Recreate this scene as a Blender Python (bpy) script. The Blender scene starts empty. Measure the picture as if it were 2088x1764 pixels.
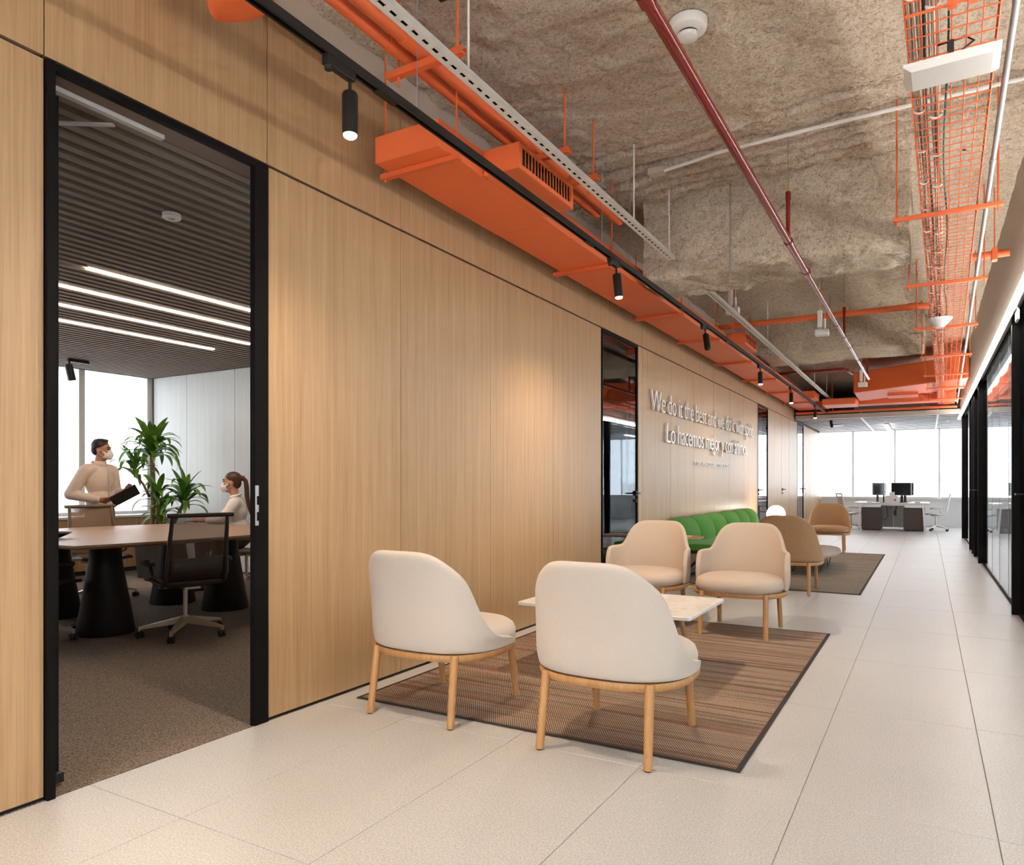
import bpy, bmesh, math, random
from mathutils import Vector, Matrix, noise
random.seed(7)
PI = math.pi
sc = bpy.context.scene
col = sc.collection

# ------------------------------------------------------------------ camera
cam = bpy.data.cameras.new('camera'); camo = bpy.data.objects.new('camera', cam); col.objects.link(camo)
cam.sensor_width = 36.0; cam.lens = 1466 / 2088 * 36.0
cam.shift_y = 108 / 2088
cam.clip_start = 0.05; cam.clip_end = 300
camo.location = (0, 0, 1.2); camo.rotation_euler = (PI / 2, 0, math.radians(30))
sc.camera = camo

# ------------------------------------------------------------------ sky and exposure
wd = bpy.data.worlds.new('overcast_sky'); sc.world = wd; wd.use_nodes = True
bgn = wd.node_tree.nodes['Background']
bgn.inputs[0].default_value = (0.93, 0.965, 1.0, 1); bgn.inputs[1].default_value = 2.0
sc.view_settings.view_transform = 'Standard'; sc.view_settings.look = 'None'
sc.view_settings.exposure = 1.6; sc.view_settings.gamma = 1.0
sc.view_settings.use_curve_mapping = False
cy = sc.cycles
cy.use_denoising = True; cy.max_bounces = 6; cy.diffuse_bounces = 4; cy.glossy_bounces = 3
cy.transparent_max_bounces = 12; cy.transmission_bounces = 2
cy.use_adaptive_sampling = True; cy.adaptive_threshold = 0.1; cy.adaptive_min_samples = 8
cy.sample_clamp_indirect = 6.0; cy.caustics_reflective = False; cy.caustics_refractive = False

SPOT_W = 52.0        # track lamps
LED_E = 13.5          # linear lamp over the glass wall
ROOM_LED_E = 13.5    # meeting room lines

# ------------------------------------------------------------------ materials
M = {}
def nm(name):
    m = bpy.data.materials.new(name); m.use_nodes = True
    nt = m.node_tree; b = nt.nodes['Principled BSDF']
    M[name] = m
    return m, nt, b
def mat(name, c, rough=0.5, metal=0.0, spec=0.5, sheen=0.0):
    m, nt, b = nm(name)
    b.inputs['Base Color'].default_value = (*c, 1); b.inputs['Roughness'].default_value = rough
    b.inputs['Metallic'].default_value = metal; b.inputs['Specular IOR Level'].default_value = spec
    if sheen: b.inputs['Sheen Weight'].default_value = sheen
    return m
def N(nt, t, **kw):
    n = nt.nodes.new(t)
    for k, v in kw.items(): setattr(n, k, v)
    return n
def L(nt, a, b): nt.links.new(a, b)
def coords(nt, scale=(1, 1, 1), obj=False):
    mp = N(nt, 'ShaderNodeMapping'); mp.inputs['Scale'].default_value = scale
    if obj:
        L(nt, N(nt, 'ShaderNodeTexCoord').outputs['Object'], mp.inputs[0])
    else:
        L(nt, N(nt, 'ShaderNodeNewGeometry').outputs['Position'], mp.inputs[0])
    return mp.outputs[0]
def noise_n(nt, vec, scale, detail=4, rough=0.55):
    n = N(nt, 'ShaderNodeTexNoise'); n.inputs['Scale'].default_value = scale
    n.inputs['Detail'].default_value = detail; n.inputs['Roughness'].default_value = rough
    L(nt, vec, n.inputs['Vector']); return n.outputs['Fac']
def ramp(nt, fac, stops):
    r = N(nt, 'ShaderNodeValToRGB'); e = r.color_ramp.elements
    while len(e) < len(stops): e.new(0.5)
    for el, (p, c) in zip(e, stops): el.position = p; el.color = (*c, 1)
    L(nt, fac, r.inputs[0]); return r.outputs[0]
def mixc(nt, fac, a, b, mode='MIX'):
    n = N(nt, 'ShaderNodeMix', data_type='RGBA', blend_type=mode)
    for s, v in ((n.inputs[0], fac), (n.inputs[6], a), (n.inputs[7], b)):
        if isinstance(v, (int, float)): s.default_value = v
        elif isinstance(v, tuple): s.default_value = (*v, 1)
        else: L(nt, v, s)
    return n.outputs[2]
def bump(nt, b, h, strength, dist):
    n = N(nt, 'ShaderNodeBump'); n.inputs['Strength'].default_value = strength
    n.inputs['Distance'].default_value = dist
    L(nt, h, n.inputs['Height']); L(nt, n.outputs[0], b.inputs['Normal'])
def emis(name, c, s):
    m, nt, b = nm(name)
    b.inputs['Base Color'].default_value = (*c, 1)
    b.inputs['Emission Color'].default_value = (*c, 1); b.inputs['Emission Strength'].default_value = s
    return m

def wood(name, dark, light, rough, sc_across, sc_along, axis='Z', per_object=0.12):
    m, nt, b = nm(name)
    s = {'Z': (sc_across, sc_across, sc_along), 'Y': (sc_across, sc_along, sc_across), 'X': (sc_along, sc_across, sc_across)}[axis]
    v = coords(nt, s)
    oi = N(nt, 'ShaderNodeObjectInfo')
    add = N(nt, 'ShaderNodeVectorMath', operation='ADD')
    cmb = N(nt, 'ShaderNodeCombineXYZ'); mul = N(nt, 'ShaderNodeMath', operation='MULTIPLY'); mul.inputs[1].default_value = 37.0
    L(nt, oi.outputs['Random'], mul.inputs[0])
    for i in range(3): L(nt, mul.outputs[0], cmb.inputs[i])
    L(nt, v, add.inputs[0]); L(nt, cmb.outputs[0], add.inputs[1])
    f1 = noise_n(nt, add.outputs[0], 1.0, 5, 0.62)
    f2 = noise_n(nt, add.outputs[0], 0.22, 2, 0.5)
    c = ramp(nt, f1, [(0.30, dark), (0.52, tuple((a + 2 * b_) / 3 for a, b_ in zip(dark, light))), (0.72, light)])
    c2 = mixc(nt, 0.35, c, ramp(nt, f2, [(0.35, dark), (0.65, light)]))
    hs = N(nt, 'ShaderNodeHueSaturation'); vv = N(nt, 'ShaderNodeMath', operation='MULTIPLY_ADD')
    vv.inputs[1].default_value = per_object; vv.inputs[2].default_value = 1 - per_object / 2
    L(nt, oi.outputs['Random'], vv.inputs[0]); L(nt, vv.outputs[0], hs.inputs['Value']); L(nt, c2, hs.inputs['Color'])
    L(nt, hs.outputs[0], b.inputs['Base Color'])
    b.inputs['Roughness'].default_value = rough
    bump(nt, b, f1, 0.12, 0.002)
    return m
wood('oak_panel', (0.350, 0.205, 0.097), (0.510, 0.330, 0.172), 0.38, 130, 2.2, 'Z', 0.05)
wood('oak_leg', (0.40, 0.19, 0.065), (0.58, 0.31, 0.12), 0.45, 90, 6, 'Z', 0.05)
wood('oak_low', (0.40, 0.22, 0.10), (0.55, 0.33, 0.17), 0.45, 100, 2.5, 'Z', 0.08)
wood('table_wood', (0.31, 0.18, 0.105), (0.40, 0.245, 0.15), 0.36, 60, 1.6, 'Y', 0.0)
wood('pale_panel', (0.62, 0.63, 0.61), (0.74, 0.745, 0.73), 0.45, 120, 2.2, 'Z', 0.05)

# terrazzo tile
m, nt, b = nm('terrazzo')
v = coords(nt)
f1 = noise_n(nt, v, 150, 3, 0.7)
vo = N(nt, 'ShaderNodeTexVoronoi'); vo.inputs['Scale'].default_value = 120; L(nt, v, vo.inputs['Vector'])
sp = ramp(nt, vo.outputs['Distance'], [(0.10, (1, 1, 1)), (0.30, (0, 0, 0))])
c = ramp(nt, f1, [(0.38, (0.385, 0.365, 0.345)), (0.50, (0.525, 0.508, 0.49)), (0.62, (0.63, 0.617, 0.605))])
c = mixc(nt, mixc(nt, 1.0, sp, (0.75, 0.75, 0.75), 'MULTIPLY'), c, (0.80, 0.785, 0.765))
f3 = noise_n(nt, v, 1.3, 3)
c = mixc(nt, 0.18, c, ramp(nt, f3, [(0.3, (0.52, 0.50, 0.48)), (0.7, (0.65, 0.635, 0.615))]))
L(nt, c, b.inputs['Base Color'])
b.inputs['Roughness'].default_value = 0.36; b.inputs['Specular IOR Level'].default_value = 0.5
bump(nt, b, f1, 0.03, 0.001)
mat('grout', (0.46, 0.42, 0.37), 0.9)

# sprayed ceiling
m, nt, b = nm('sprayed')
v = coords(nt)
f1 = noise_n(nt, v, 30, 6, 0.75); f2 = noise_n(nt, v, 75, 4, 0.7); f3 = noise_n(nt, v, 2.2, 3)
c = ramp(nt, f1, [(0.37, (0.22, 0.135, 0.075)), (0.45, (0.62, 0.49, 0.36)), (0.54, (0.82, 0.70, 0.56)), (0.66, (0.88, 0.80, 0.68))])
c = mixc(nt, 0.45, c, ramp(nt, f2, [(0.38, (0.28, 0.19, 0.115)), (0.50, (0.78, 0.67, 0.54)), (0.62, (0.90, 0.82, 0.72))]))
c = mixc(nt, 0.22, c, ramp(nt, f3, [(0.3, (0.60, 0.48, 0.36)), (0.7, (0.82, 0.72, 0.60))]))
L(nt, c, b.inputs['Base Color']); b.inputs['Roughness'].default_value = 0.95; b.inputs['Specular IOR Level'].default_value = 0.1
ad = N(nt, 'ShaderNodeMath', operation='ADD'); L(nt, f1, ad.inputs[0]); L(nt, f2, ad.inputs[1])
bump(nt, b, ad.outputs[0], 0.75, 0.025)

# woven rugs
def rug_mat(name, dark, mid, light, stripe=1.0):
    m, nt, b = nm(name)
    g = N(nt, 'ShaderNodeNewGeometry'); sx = N(nt, 'ShaderNodeSeparateXYZ'); L(nt, g.outputs['Position'], sx.inputs[0])
    def mth(op, a, bb=None):
        n = N(nt, 'ShaderNodeMath', operation=op)
        for i, q in enumerate((a, bb)):
            if q is None: continue
            if isinstance(q, (int, float)): n.inputs[i].default_value = q
            else: L(nt, q, n.inputs[i])
        return n.outputs[0]
    px, py = 0.0125, 0.0100
    row = mth('FLOOR', mth('DIVIDE', sx.outputs['Y'], py))
    odd = mth('MULTIPLY', mth('MODULO', mth('ABSOLUTE', row), 2.0), 0.5)
    ux = mth('FRACT', mth('ADD', mth('DIVIDE', sx.outputs['X'], px), odd))
    uy = mth('FRACT', mth('DIVIDE', sx.outputs['Y'], py))
    dx = mth('ABSOLUTE', mth('SUBTRACT', ux, 0.5)); dy = mth('ABSOLUTE', mth('SUBTRACT', uy, 0.5))
    on = mth('MULTIPLY', mth('LESS_THAN', dx, 0.30), mth('LESS_THAN', dy, 0.36))
    bands = noise_n(nt, coords(nt, (0.35, 26, 1)), 1.0, 2, 0.5)
    dk = ramp(nt, bands, [(0.38, dark), (0.5, mid), (0.60, dark)])
    lt = ramp(nt, noise_n(nt, coords(nt, (0.6, 26, 1)), 1.0, 3), [(0.36, tuple(0.30 * a + 0.70 * b_ for a, b_ in zip(light, mid))), (0.54, light)])
    L(nt, mixc(nt, on, dk, lt), b.inputs['Base Color']); b.inputs['Roughness'].default_value = 0.9
    b.inputs['Specular IOR Level'].default_value = 0.15
    bump(nt, b, on, 0.35, 0.002)
rug_mat('rug_brown', (0.045, 0.021, 0.012), (0.16, 0.056, 0.027), (0.62, 0.50, 0.38))
rug_mat('rug_grey', (0.13, 0.105, 0.085), (0.20, 0.155, 0.12), (0.42, 0.36, 0.30))
mat('rug_edge', (0.035, 0.025, 0.02), 0.9)

def fabric(name, c, k=0.10, scale=320, rough=0.95):
    m, nt, b = nm(name)
    f = noise_n(nt, coords(nt, (1, 1, 1), True), scale, 2, 0.6)
    L(nt, ramp(nt, f, [(0.32, tuple(x * (1 - k) for x in c)), (0.68, tuple(min(1, x * (1 + k)) for x in c))]), b.inputs['Base Color'])
    b.inputs['Roughness'].default_value = rough; b.inputs['Specular IOR Level'].default_value = 0.2
    b.inputs['Sheen Weight'].default_value = 0.12
    bump(nt, b, f, 0.10, 0.002)
fabric('fabric_cream', (0.60, 0.52, 0.45), 0.06)
fabric('fabric_sand', (0.53, 0.43, 0.345), 0.07)
fabric('fabric_tan', (0.40, 0.235, 0.125), 0.22, 200)
fabric('fabric_green', (0.078, 0.262, 0.046), 0.08)
fabric('shirt_beige', (0.68, 0.55, 0.46), 0.05, 60)
fabric('shirt_white', (0.78, 0.73, 0.69), 0.04, 60)
fabric('trouser', (0.20, 0.15, 0.09), 0.08, 80)
fabric('felt_slat', (0.215, 0.168, 0.13), 0.12, 200)
# carpet
m, nt, b = nm('carpet')
v = coords(nt, (1, 1, 1)); f = noise_n(nt, v, 110, 3, 0.7); f2 = noise_n(nt, coords(nt, (60, 18, 1)), 1, 3)
c = ramp(nt, f, [(0.38, (0.085, 0.06, 0.045)), (0.5, (0.245, 0.19, 0.148)), (0.62, (0.43, 0.345, 0.275))])
L(nt, mixc(nt, 0.35, c, ramp(nt, f2, [(0.35, (0.09, 0.065, 0.05)), (0.65, (0.24, 0.19, 0.15))])), b.inputs['Base Color'])
b.inputs['Roughness'].default_value = 1.0; b.inputs['Specular IOR Level'].default_value = 0.05
bump(nt, b, f, 0.6, 0.006)

mat('black_metal', (0.010, 0.009, 0.009), 0.45, 0.0, 0.35)
mat('black_frame', (0.0035, 0.0028, 0.0028), 0.6, 0.0, 0.12)
mat('black_plastic', (0.015, 0.014, 0.014), 0.5)
mat('orange', (0.76, 0.145, 0.042), 0.55)
mat('orange_duct', (0.84, 0.165, 0.048), 0.5)
mat('red_pipe', (0.20, 0.012, 0.010), 0.22)
mat('white_paint', (0.78, 0.77, 0.75), 0.5)
mat('gypsum', (0.50, 0.43, 0.36), 0.85)
mat('white_plaster', (0.72, 0.72, 0.72), 0.8)
mat('soffit', (0.50, 0.445, 0.38), 0.8)
mat('galv', (0.36, 0.36, 0.37), 0.55, 0.5)
mat('chrome', (0.82, 0.82, 0.83), 0.12, 1.0)
mat('letter_metal', (0.84, 0.83, 0.82), 0.3, 0.25)
mat('brushed', (0.62, 0.60, 0.56), 0.35, 0.9)
mat('champagne', (0.58, 0.47, 0.35), 0.38, 0.55)
mat('brass', (0.60, 0.36, 0.12), 0.35, 0.7)
mat('chair_dark', (0.030, 0.019, 0.014), 0.45)
mat('chair_arm_taupe', (0.14, 0.095, 0.07), 0.5)
mat('chair_white', (0.80, 0.80, 0.80), 0.5)
mat('cone_dark', (0.010, 0.007, 0.006), 0.55, 0.0, 0.25)
mat('caster', (0.010, 0.010, 0.011), 0.35)
mat('skin_a', (0.46, 0.20, 0.125), 0.5)
mat('skin_b', (0.56, 0.27, 0.17), 0.5)
mat('hair_dark', (0.022, 0.012, 0.008), 0.55)
mat('hair_brown', (0.075, 0.026, 0.014), 0.45)
mat('mask_white', (0.80, 0.77, 0.75), 0.8)
mat('shoe', (0.10, 0.06, 0.04), 0.5)
mat('leather_black', (0.015, 0.012, 0.011), 0.45)
mat('screen_dark', (0.02, 0.022, 0.024), 0.25)
mat('pedestal_brown', (0.075, 0.058, 0.05), 0.6)
mat('panel_grey', (0.42, 0.40, 0.38), 0.6)
mat('monitor_grey', (0.40, 0.43, 0.44), 0.4)  # dark monitors lightened, the backlit haze is put into this grey
mat('slat_white', (0.60, 0.61, 0.62), 0.6)
mat('white_lam', (0.80, 0.79, 0.77), 0.4)
mat('grey_lam', (0.33, 0.33, 0.345), 0.35)
mat('red_mark', (0.65, 0.04, 0.02), 0.5)
mat('trunk', (0.26, 0.17, 0.09), 0.8)
mat('soil', (0.05, 0.035, 0.025), 0.95)
mat('pot', (0.05, 0.045, 0.04), 0.6)
mat('cable_white', (0.62, 0.52, 0.43), 0.6)
mat('cable_green', (0.02, 0.12, 0.09), 0.5)
mat('paper', (0.78, 0.75, 0.70), 0.7)
mat('building', (0.80, 0.81, 0.83), 0.9)
mat('building_glass', (0.76, 0.775, 0.80), 0.6)
# leaf
m, nt, b = nm('leaf')
f = noise_n(nt, coords(nt, (1, 1, 1)), 9, 2)
L(nt, ramp(nt, f, [(0.3, (0.05, 0.16, 0.02)), (0.7, (0.17, 0.34, 0.04))]), b.inputs['Base Color'])
b.inputs['Roughness'].default_value = 0.35
# marble
m, nt, b = nm('marble')
v = coords(nt); f = noise_n(nt, v, 5, 8, 0.7)
L(nt, ramp(nt, f, [(0.38, (0.74, 0.71, 0.67)), (0.49, (0.66, 0.63, 0.60)), (0.52, (0.78, 0.75, 0.71)), (0.8, (0.80, 0.77, 0.73))]), b.inputs['Base Color'])
b.inputs['Roughness'].default_value = 0.3
# chair mesh: see-through weave
def weave(name, c, alpha):
    m, nt, b = nm(name)
    b.inputs['Base Color'].default_value = (*c, 1); b.inputs['Roughness'].default_value = 0.7; b.inputs['Alpha'].default_value = alpha
weave('mesh_brown', (0.10, 0.06, 0.04), 0.62)
weave('mesh_tan', (0.26, 0.16, 0.10), 0.85)
weave('mesh_white', (0.70, 0.71, 0.73), 0.75)
# glass
def glass(name, tint, ior, wav=0.0, wscale=2.0):
    m, nt, b = nm(name)
    nt.nodes.remove(b); out = nt.nodes['Material Output']
    g = N(nt, 'ShaderNodeNewGeometry'); ma = N(nt, 'ShaderNodeMath', operation='MULTIPLY_ADD')
    ma.inputs[1].default_value = 1 / ior - ior; ma.inputs[2].default_value = ior
    L(nt, g.outputs['Backfacing'], ma.inputs[0])
    fr = N(nt, 'ShaderNodeFresnel'); L(nt, ma.outputs[0], fr.inputs['IOR'])
    tr = N(nt, 'ShaderNodeBsdfTransparent'); tr.inputs[0].default_value = (*tint, 1)
    gl = N(nt, 'ShaderNodeBsdfGlossy'); gl.inputs['Roughness'].default_value = 0.0; gl.inputs[0].default_value = (0.95, 0.97, 1, 1)
    if wav:
        f = noise_n(nt, coords(nt, (1, 1, 0.25)), wscale, 1)
        bp = N(nt, 'ShaderNodeBump'); bp.inputs['Strength'].default_value = wav; bp.inputs['Distance'].default_value = 0.05
        L(nt, f, bp.inputs['Height']); L(nt, bp.outputs[0], gl.inputs['Normal'])
    mx = N(nt, 'ShaderNodeMixShader'); L(nt, fr.outputs[0], mx.inputs[0]); L(nt, tr.outputs[0], mx.inputs[1]); L(nt, gl.outputs[0], mx.inputs[2])
    L(nt, mx.outputs[0], out.inputs[0])
glass('glass_door', (0.55, 0.57, 0.60), 1.8, 0.012, 2.2)
glass('glass_clear', (0.90, 0.94, 0.94), 1.5)
glass('glass_window', (0.95, 0.97, 0.98), 1.4)
glass('glass_solar', (0.78, 0.79, 0.80), 1.4)

emis('lamp_warm', (1.0, 0.86, 0.66), 60.0)
emis('led_white', (1.0, 0.96, 0.90), LED_E)
emis('led_room', (1.0, 0.82, 0.64), ROOM_LED_E)
emis('globe_glow', (1.0, 0.93, 0.80), 6.0)
emis('led_office', (1.0, 0.98, 0.95), 8.0)

# ------------------------------------------------------------------ mesh helpers
class MB:
    def __init__(s): s.v = []; s.f = []
    def grid(s, rows, closed_u=False, closed_v=False):
        o = len(s.v); nr = len(rows); nc = len(rows[0])
        for r in rows: s.v.extend(tuple(p) for p in r)
        for i in range(nr if closed_u else nr - 1):
            for j in range(nc if closed_v else nc - 1):
                a = o + i * nc + j; b_ = o + i * nc + (j + 1) % nc
                c_ = o + ((i + 1) % nr) * nc + (j + 1) % nc; d = o + ((i + 1) % nr) * nc + j
                s.f.append((a, b_, c_, d))
        return s
    def box(s, x0, x1, y0, y1, z0, z1, mx=None):
        o = len(s.v)
        pts = [(x0, y0, z0), (x1, y0, z0), (x1, y1, z0), (x0, y1, z0), (x0, y0, z1), (x1, y0, z1), (x1, y1, z1), (x0, y1, z1)]
        if mx is not None: pts = [tuple(mx @ Vector(p)) for p in pts]
        s.v.extend(pts)
        for q in ((0, 3, 2, 1), (4, 5, 6, 7), (0, 1, 5, 4), (1, 2, 6, 5), (2, 3, 7, 6), (3, 0, 4, 7)):
            s.f.append(tuple(o + i for i in q))
        return s
    def prism(s, poly, z0, z1):
        o = len(s.v); n = len(poly)
        s.v.extend((x, y, z0) for x, y in poly); s.v.extend((x, y, z1) for x, y in poly)
        s.f.append(tuple(o + i for i in reversed(range(n)))); s.f.append(tuple(o + n + i for i in range(n)))
        for i in range(n):
            j = (i + 1) % n; s.f.append((o + i, o + j, o + n + j, o + n + i))
        return s
    def tube(s, pts, r, n=10, closed=False, caps=True, up=None):
        pts = [Vector(p) for p in pts]; k = len(pts)
        rs = r if isinstance(r, (list, tuple)) else [r] * k
        o = len(s.v); ref = None
        for i, p in enumerate(pts):
            if closed: t = (pts[(i + 1) % k] - pts[i - 1])
            else: t = pts[min(i + 1, k - 1)] - pts[max(i - 1, 0)]
            t.normalize()
            if ref is None:
                ref = Vector(up) if up else (Vector((0, 0, 1)) if abs(t.z) < 0.9 else Vector((1, 0, 0)))
            a = t.cross(ref)
            if a.length < 1e-5: a = t.orthogonal()
            a.normalize(); bb = a.cross(t).normalized(); ref = bb
            for q in range(n):
                th = 2 * PI * (q + 0.5) / n
                s.v.append(tuple(p + a * (math.cos(th) * rs[i]) + bb * (math.sin(th) * rs[i])))
        for i in range(k if closed else k - 1):
            i2 = (i + 1) % k
            for q in range(n):
                q2 = (q + 1) % n
                s.f.append((o + i * n + q, o + i * n + q2, o + i2 * n + q2, o + i2 * n + q))
        if caps and not closed:
            s.f.append(tuple(o + q for q in reversed(range(n)))); s.f.append(tuple(o + (k - 1) * n + q for q in range(n)))
        return s
    def lathe(s, prof, n=24, c=(0, 0, 0), sx=1.0, sy=1.0):
        rows = [[(c[0] + r * sx * math.cos(2 * PI * q / n), c[1] + r * sy * math.sin(2 * PI * q / n), c[2] + z) for q in range(n)] for r, z in prof]
        o = len(s.v); s.grid(rows, closed_v=True)
        s.f.append(tuple(o + q for q in reversed(range(n)))); s.f.append(tuple(o + (len(prof) - 1) * n + q for q in range(n)))
        return s
def mesh_of(name, mb, m, smooth=False):
    me = bpy.data.meshes.new(name); me.from_pydata(mb.v, [], mb.f); me.update()
    bm = bmesh.new(); bm.from_mesh(me); bmesh.ops.recalc_face_normals(bm, faces=bm.faces); bm.to_mesh(me); bm.free()
    me.materials.append(M[m])
    if smooth:
        me.polygons.foreach_set('use_smooth', [True] * len(me.polygons))
        if smooth == 'auto': me.set_sharp_from_angle(angle=math.radians(38))
    return me
def link(name, me, parent=None, loc=None, rot=None):
    o = bpy.data.objects.new(name, me); col.objects.link(o)
    if parent is not None: o.parent = parent
    if loc is not None: o.location = loc
    if rot is not None: o.rotation_euler = rot
    return o
def add(name, mb, m, parent=None, smooth=False, bevel=0.0, seg=2, loc=None, rot=None):
    o = link(name, mesh_of(name, mb, m, smooth), parent, loc, rot)
    if bevel:
        md = o.modifiers.new('bevel', 'BEVEL'); md.width = bevel; md.segments = seg; md.limit_method = 'ANGLE'; md.angle_limit = 0.6
    return o
def bx(*a): return MB().box(*a)
def tag(o, label, cat, group=None):
    o['label'] = label; o['category'] = cat
    if group: o['group'] = group
    return o
def thing(name, label, cat, loc=(0, 0, 0), rz=0.0, group=None):
    o = bpy.data.objects.new(name, None); col.objects.link(o); o.location = loc; o.rotation_euler = (0, 0, rz)
    o.empty_display_size = 0.1
    return tag(o, label, cat, group)
def struct(o, label=None):
    o['kind'] = 'structure'
    if label: o['label'] = label
    return o
def copy_tree(o, parent=None, loc=None, rz=None, label=None):
    c = o.copy(); col.objects.link(c)
    if parent is not None: c.parent = parent
    if loc is not None: c.location = loc
    if rz is not None: c.rotation_euler = (0, 0, rz)
    if label: c['label'] = label
    for ch in list(o.children): copy_tree(ch, c)
    return c
def subd(o, n=2):
    md = o.modifiers.new('subd', 'SUBSURF'); md.levels = n; md.render_levels = n; return o
def ss(a, b, x):
    t = max(0.0, min(1.0, (x - a) / (b - a))); return t * t * (3 - 2 * t)
# ================================================================== STRUCTURE
W = -2.912          # face of the oak wall
ZL = 2.83           # shadow joint / door head
ZC = 3.81           # sprayed soffit
YB = -3.0
# ---- floor with its tiles
floor = struct(add('floor', bx(-3.0, 6.0, YB, 24.6, -0.12, -0.006), 'grout'), 'pale terrazzo tiled floor')
tx0, ty0, tw, tl, gap = -0.426, 5.475, 0.635, 1.275, 0.0026
tile_me = {}
def tile(x0, x1, y0, y1):
    key = (round(x1 - x0, 3), round(y1 - y0, 3))
    if key not in tile_me:
        w, l = (x1 - x0) / 2 - gap / 2, (y1 - y0) / 2 - gap / 2; e = 0.0015
        mb = MB(); mb.grid([[(sx * (w - d), sy * (l - d), z) for sx, sy in ((-1, -1), (1, -1), (1, 1), (-1, 1))] for d, z in ((0, -0.008), (0, -e), (e, 0))], closed_v=True)
        mb.f.append((8, 9, 10, 11))
        tile_me[key] = mesh_of('tile', mb, 'terrazzo')
    link('tile', tile_me[key], floor, ((x0 + x1) / 2, (y0 + y1) / 2, 0))
for r in range(-4, 16):
    y0 = ty0 + r * tl; y1 = min(y0 + tl, 24.42)
    if y1 - y0 < 0.05: continue
    for c in range(-4, 6 if y1 > 19 else 2):
        x0 = max(tx0 + c * tw, W + 0.004); x1 = tx0 + (c + 1) * tw
        if y1 < 17 and c == 1: x1 = 0.735
        tile(x0, x1, y0, y1)
# ---- left oak wall: backing and panels
wl = MB()
openings = [(1.48, 2.549), (6.90, 7.96), (14.813, 15.844), (17.478, 18.546), (19.815, 20.897)]
y = YB
for a, b_ in openings:
    wl.box(-3.03, -2.934, y, a, 0, ZL); y = b_
wl.box(-3.03, -2.934, y, 24.45, 0, ZL)
wl.box(-3.03, -2.934, YB, 24.45, ZL, 3.95)
wall_left = struct(add('wall_left', wl, 'black_plastic'), 'long oak panelled wall with dark shadow joints')
PG = 0.005
def panel(y0, y1, z0, z1, parent=None, m='oak_panel', name='panel'):
    o = add(name, bx(-2.934, W, y0 + PG / 2, y1 - PG / 2, z0 + PG / 2, z1 - PG / 2), m, parent or wall_left)
    return o
low = [(-2.82, -1.74), (-1.74, -0.66), (-0.66, 0.41), (0.41, 1.48), (2.549, 3.622), (3.622, 4.711), (4.711, 5.785), (5.785, 6.88),
       (7.985, 8.114), (8.114, 9.204), (9.204, 10.274), (10.274, 11.374), (11.374, 12.443), (12.443, 13.55), (13.55, 14.656), (14.656, 14.80),
       (15.855, 16.586), (16.586, 17.47), (18.555, 19.80), (20.91, 22.046), (22.046, 23.132), (23.132, 24.43)]
for a, b_ in low: panel(a, b_, 0.012, ZL - 0.004)
up = [-2.82, -1.74, -0.66, 0.41, 1.48, 2.549, 3.622, 4.711, 5.785, 6.88, 8.114, 9.204, 10.274, 11.374, 12.443, 13.55, 14.656, 15.85, 17.0, 18.1, 19.3]
for a, b_ in zip(up, up[1:]): panel(a, b_, ZL + 0.006, 3.62)
struct(add('trim_1', bx(-2.96, -2.905, YB, 24.45, 3.62, 3.92), 'gypsum'), 'plain plaster strip above the oak panels')
struct(add('baseboard_left', MB().box(-2.934, -2.920, YB, 1.48, 0, 0.012).box(-2.934, -2.920, 2.549, 6.9, 0, 0.012).box(-2.934, -2.920, 7.96, 14.8, 0, 0.012), 'black_metal'))

# ---- meeting room doorway
d1 = struct(add('door_1', MB().box(-3.06, -2.892, 1.482, 1.512, 0, ZL - 0.006), 'black_frame'), 'tall black framed doorway of the meeting room standing open')
add('jamb', MB().box(-3.06, -2.934, 1.512, 1.53, 0, ZL - 0.03), 'black_frame', d1)
add('jamb', MB().box(-2.935, -2.900, 2.462, 2.547, 0, ZL - 0.006), 'black_frame', d1)
add('head', MB().box(-2.935, -2.900, 1.512, 2.462, ZL - 0.034, ZL - 0.006), 'black_frame', d1)
add('head_reveal', MB().box(-3.06, -2.935, 1.53, 2.545, ZL - 0.03, ZL - 0.008), 'chair_arm_taupe', d1)
leaf = add('door_leaf', bx(-4.12, -3.035, 1.548, 1.598, 0.012, ZL - 0.06), 'black_frame', d1)
add('closer_rail', bx(-3.045, -3.015, 1.56, 2.05, ZL - 0.05, ZL - 0.03), 'panel_grey', d1)
add('closer_arm', MB().box(0, 0.42, -0.012, 0.012, -0.004, 0.004, Matrix.Translation((-3.40, 1.60, ZL - 0.068)) @ Matrix.Rotation(math.radians(34), 4, 'Z')), 'panel_grey', d1)
lk = add('lock_plate', bx(-2.8999, -2.8985, 2.463, 2.484, 1.0, 1.2), 'brushed', d1)
for z in (1.045, 1.125): add('keep_slot', bx(-2.8984, -2.8980, 2.472, 2.484, z - 0.022, z + 0.022), 'black_frame', lk)
add('floor_bolt', bx(-3.03, -3.0, 1.56, 1.60, 0.012, 0.05), 'black_metal', d1)

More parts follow.
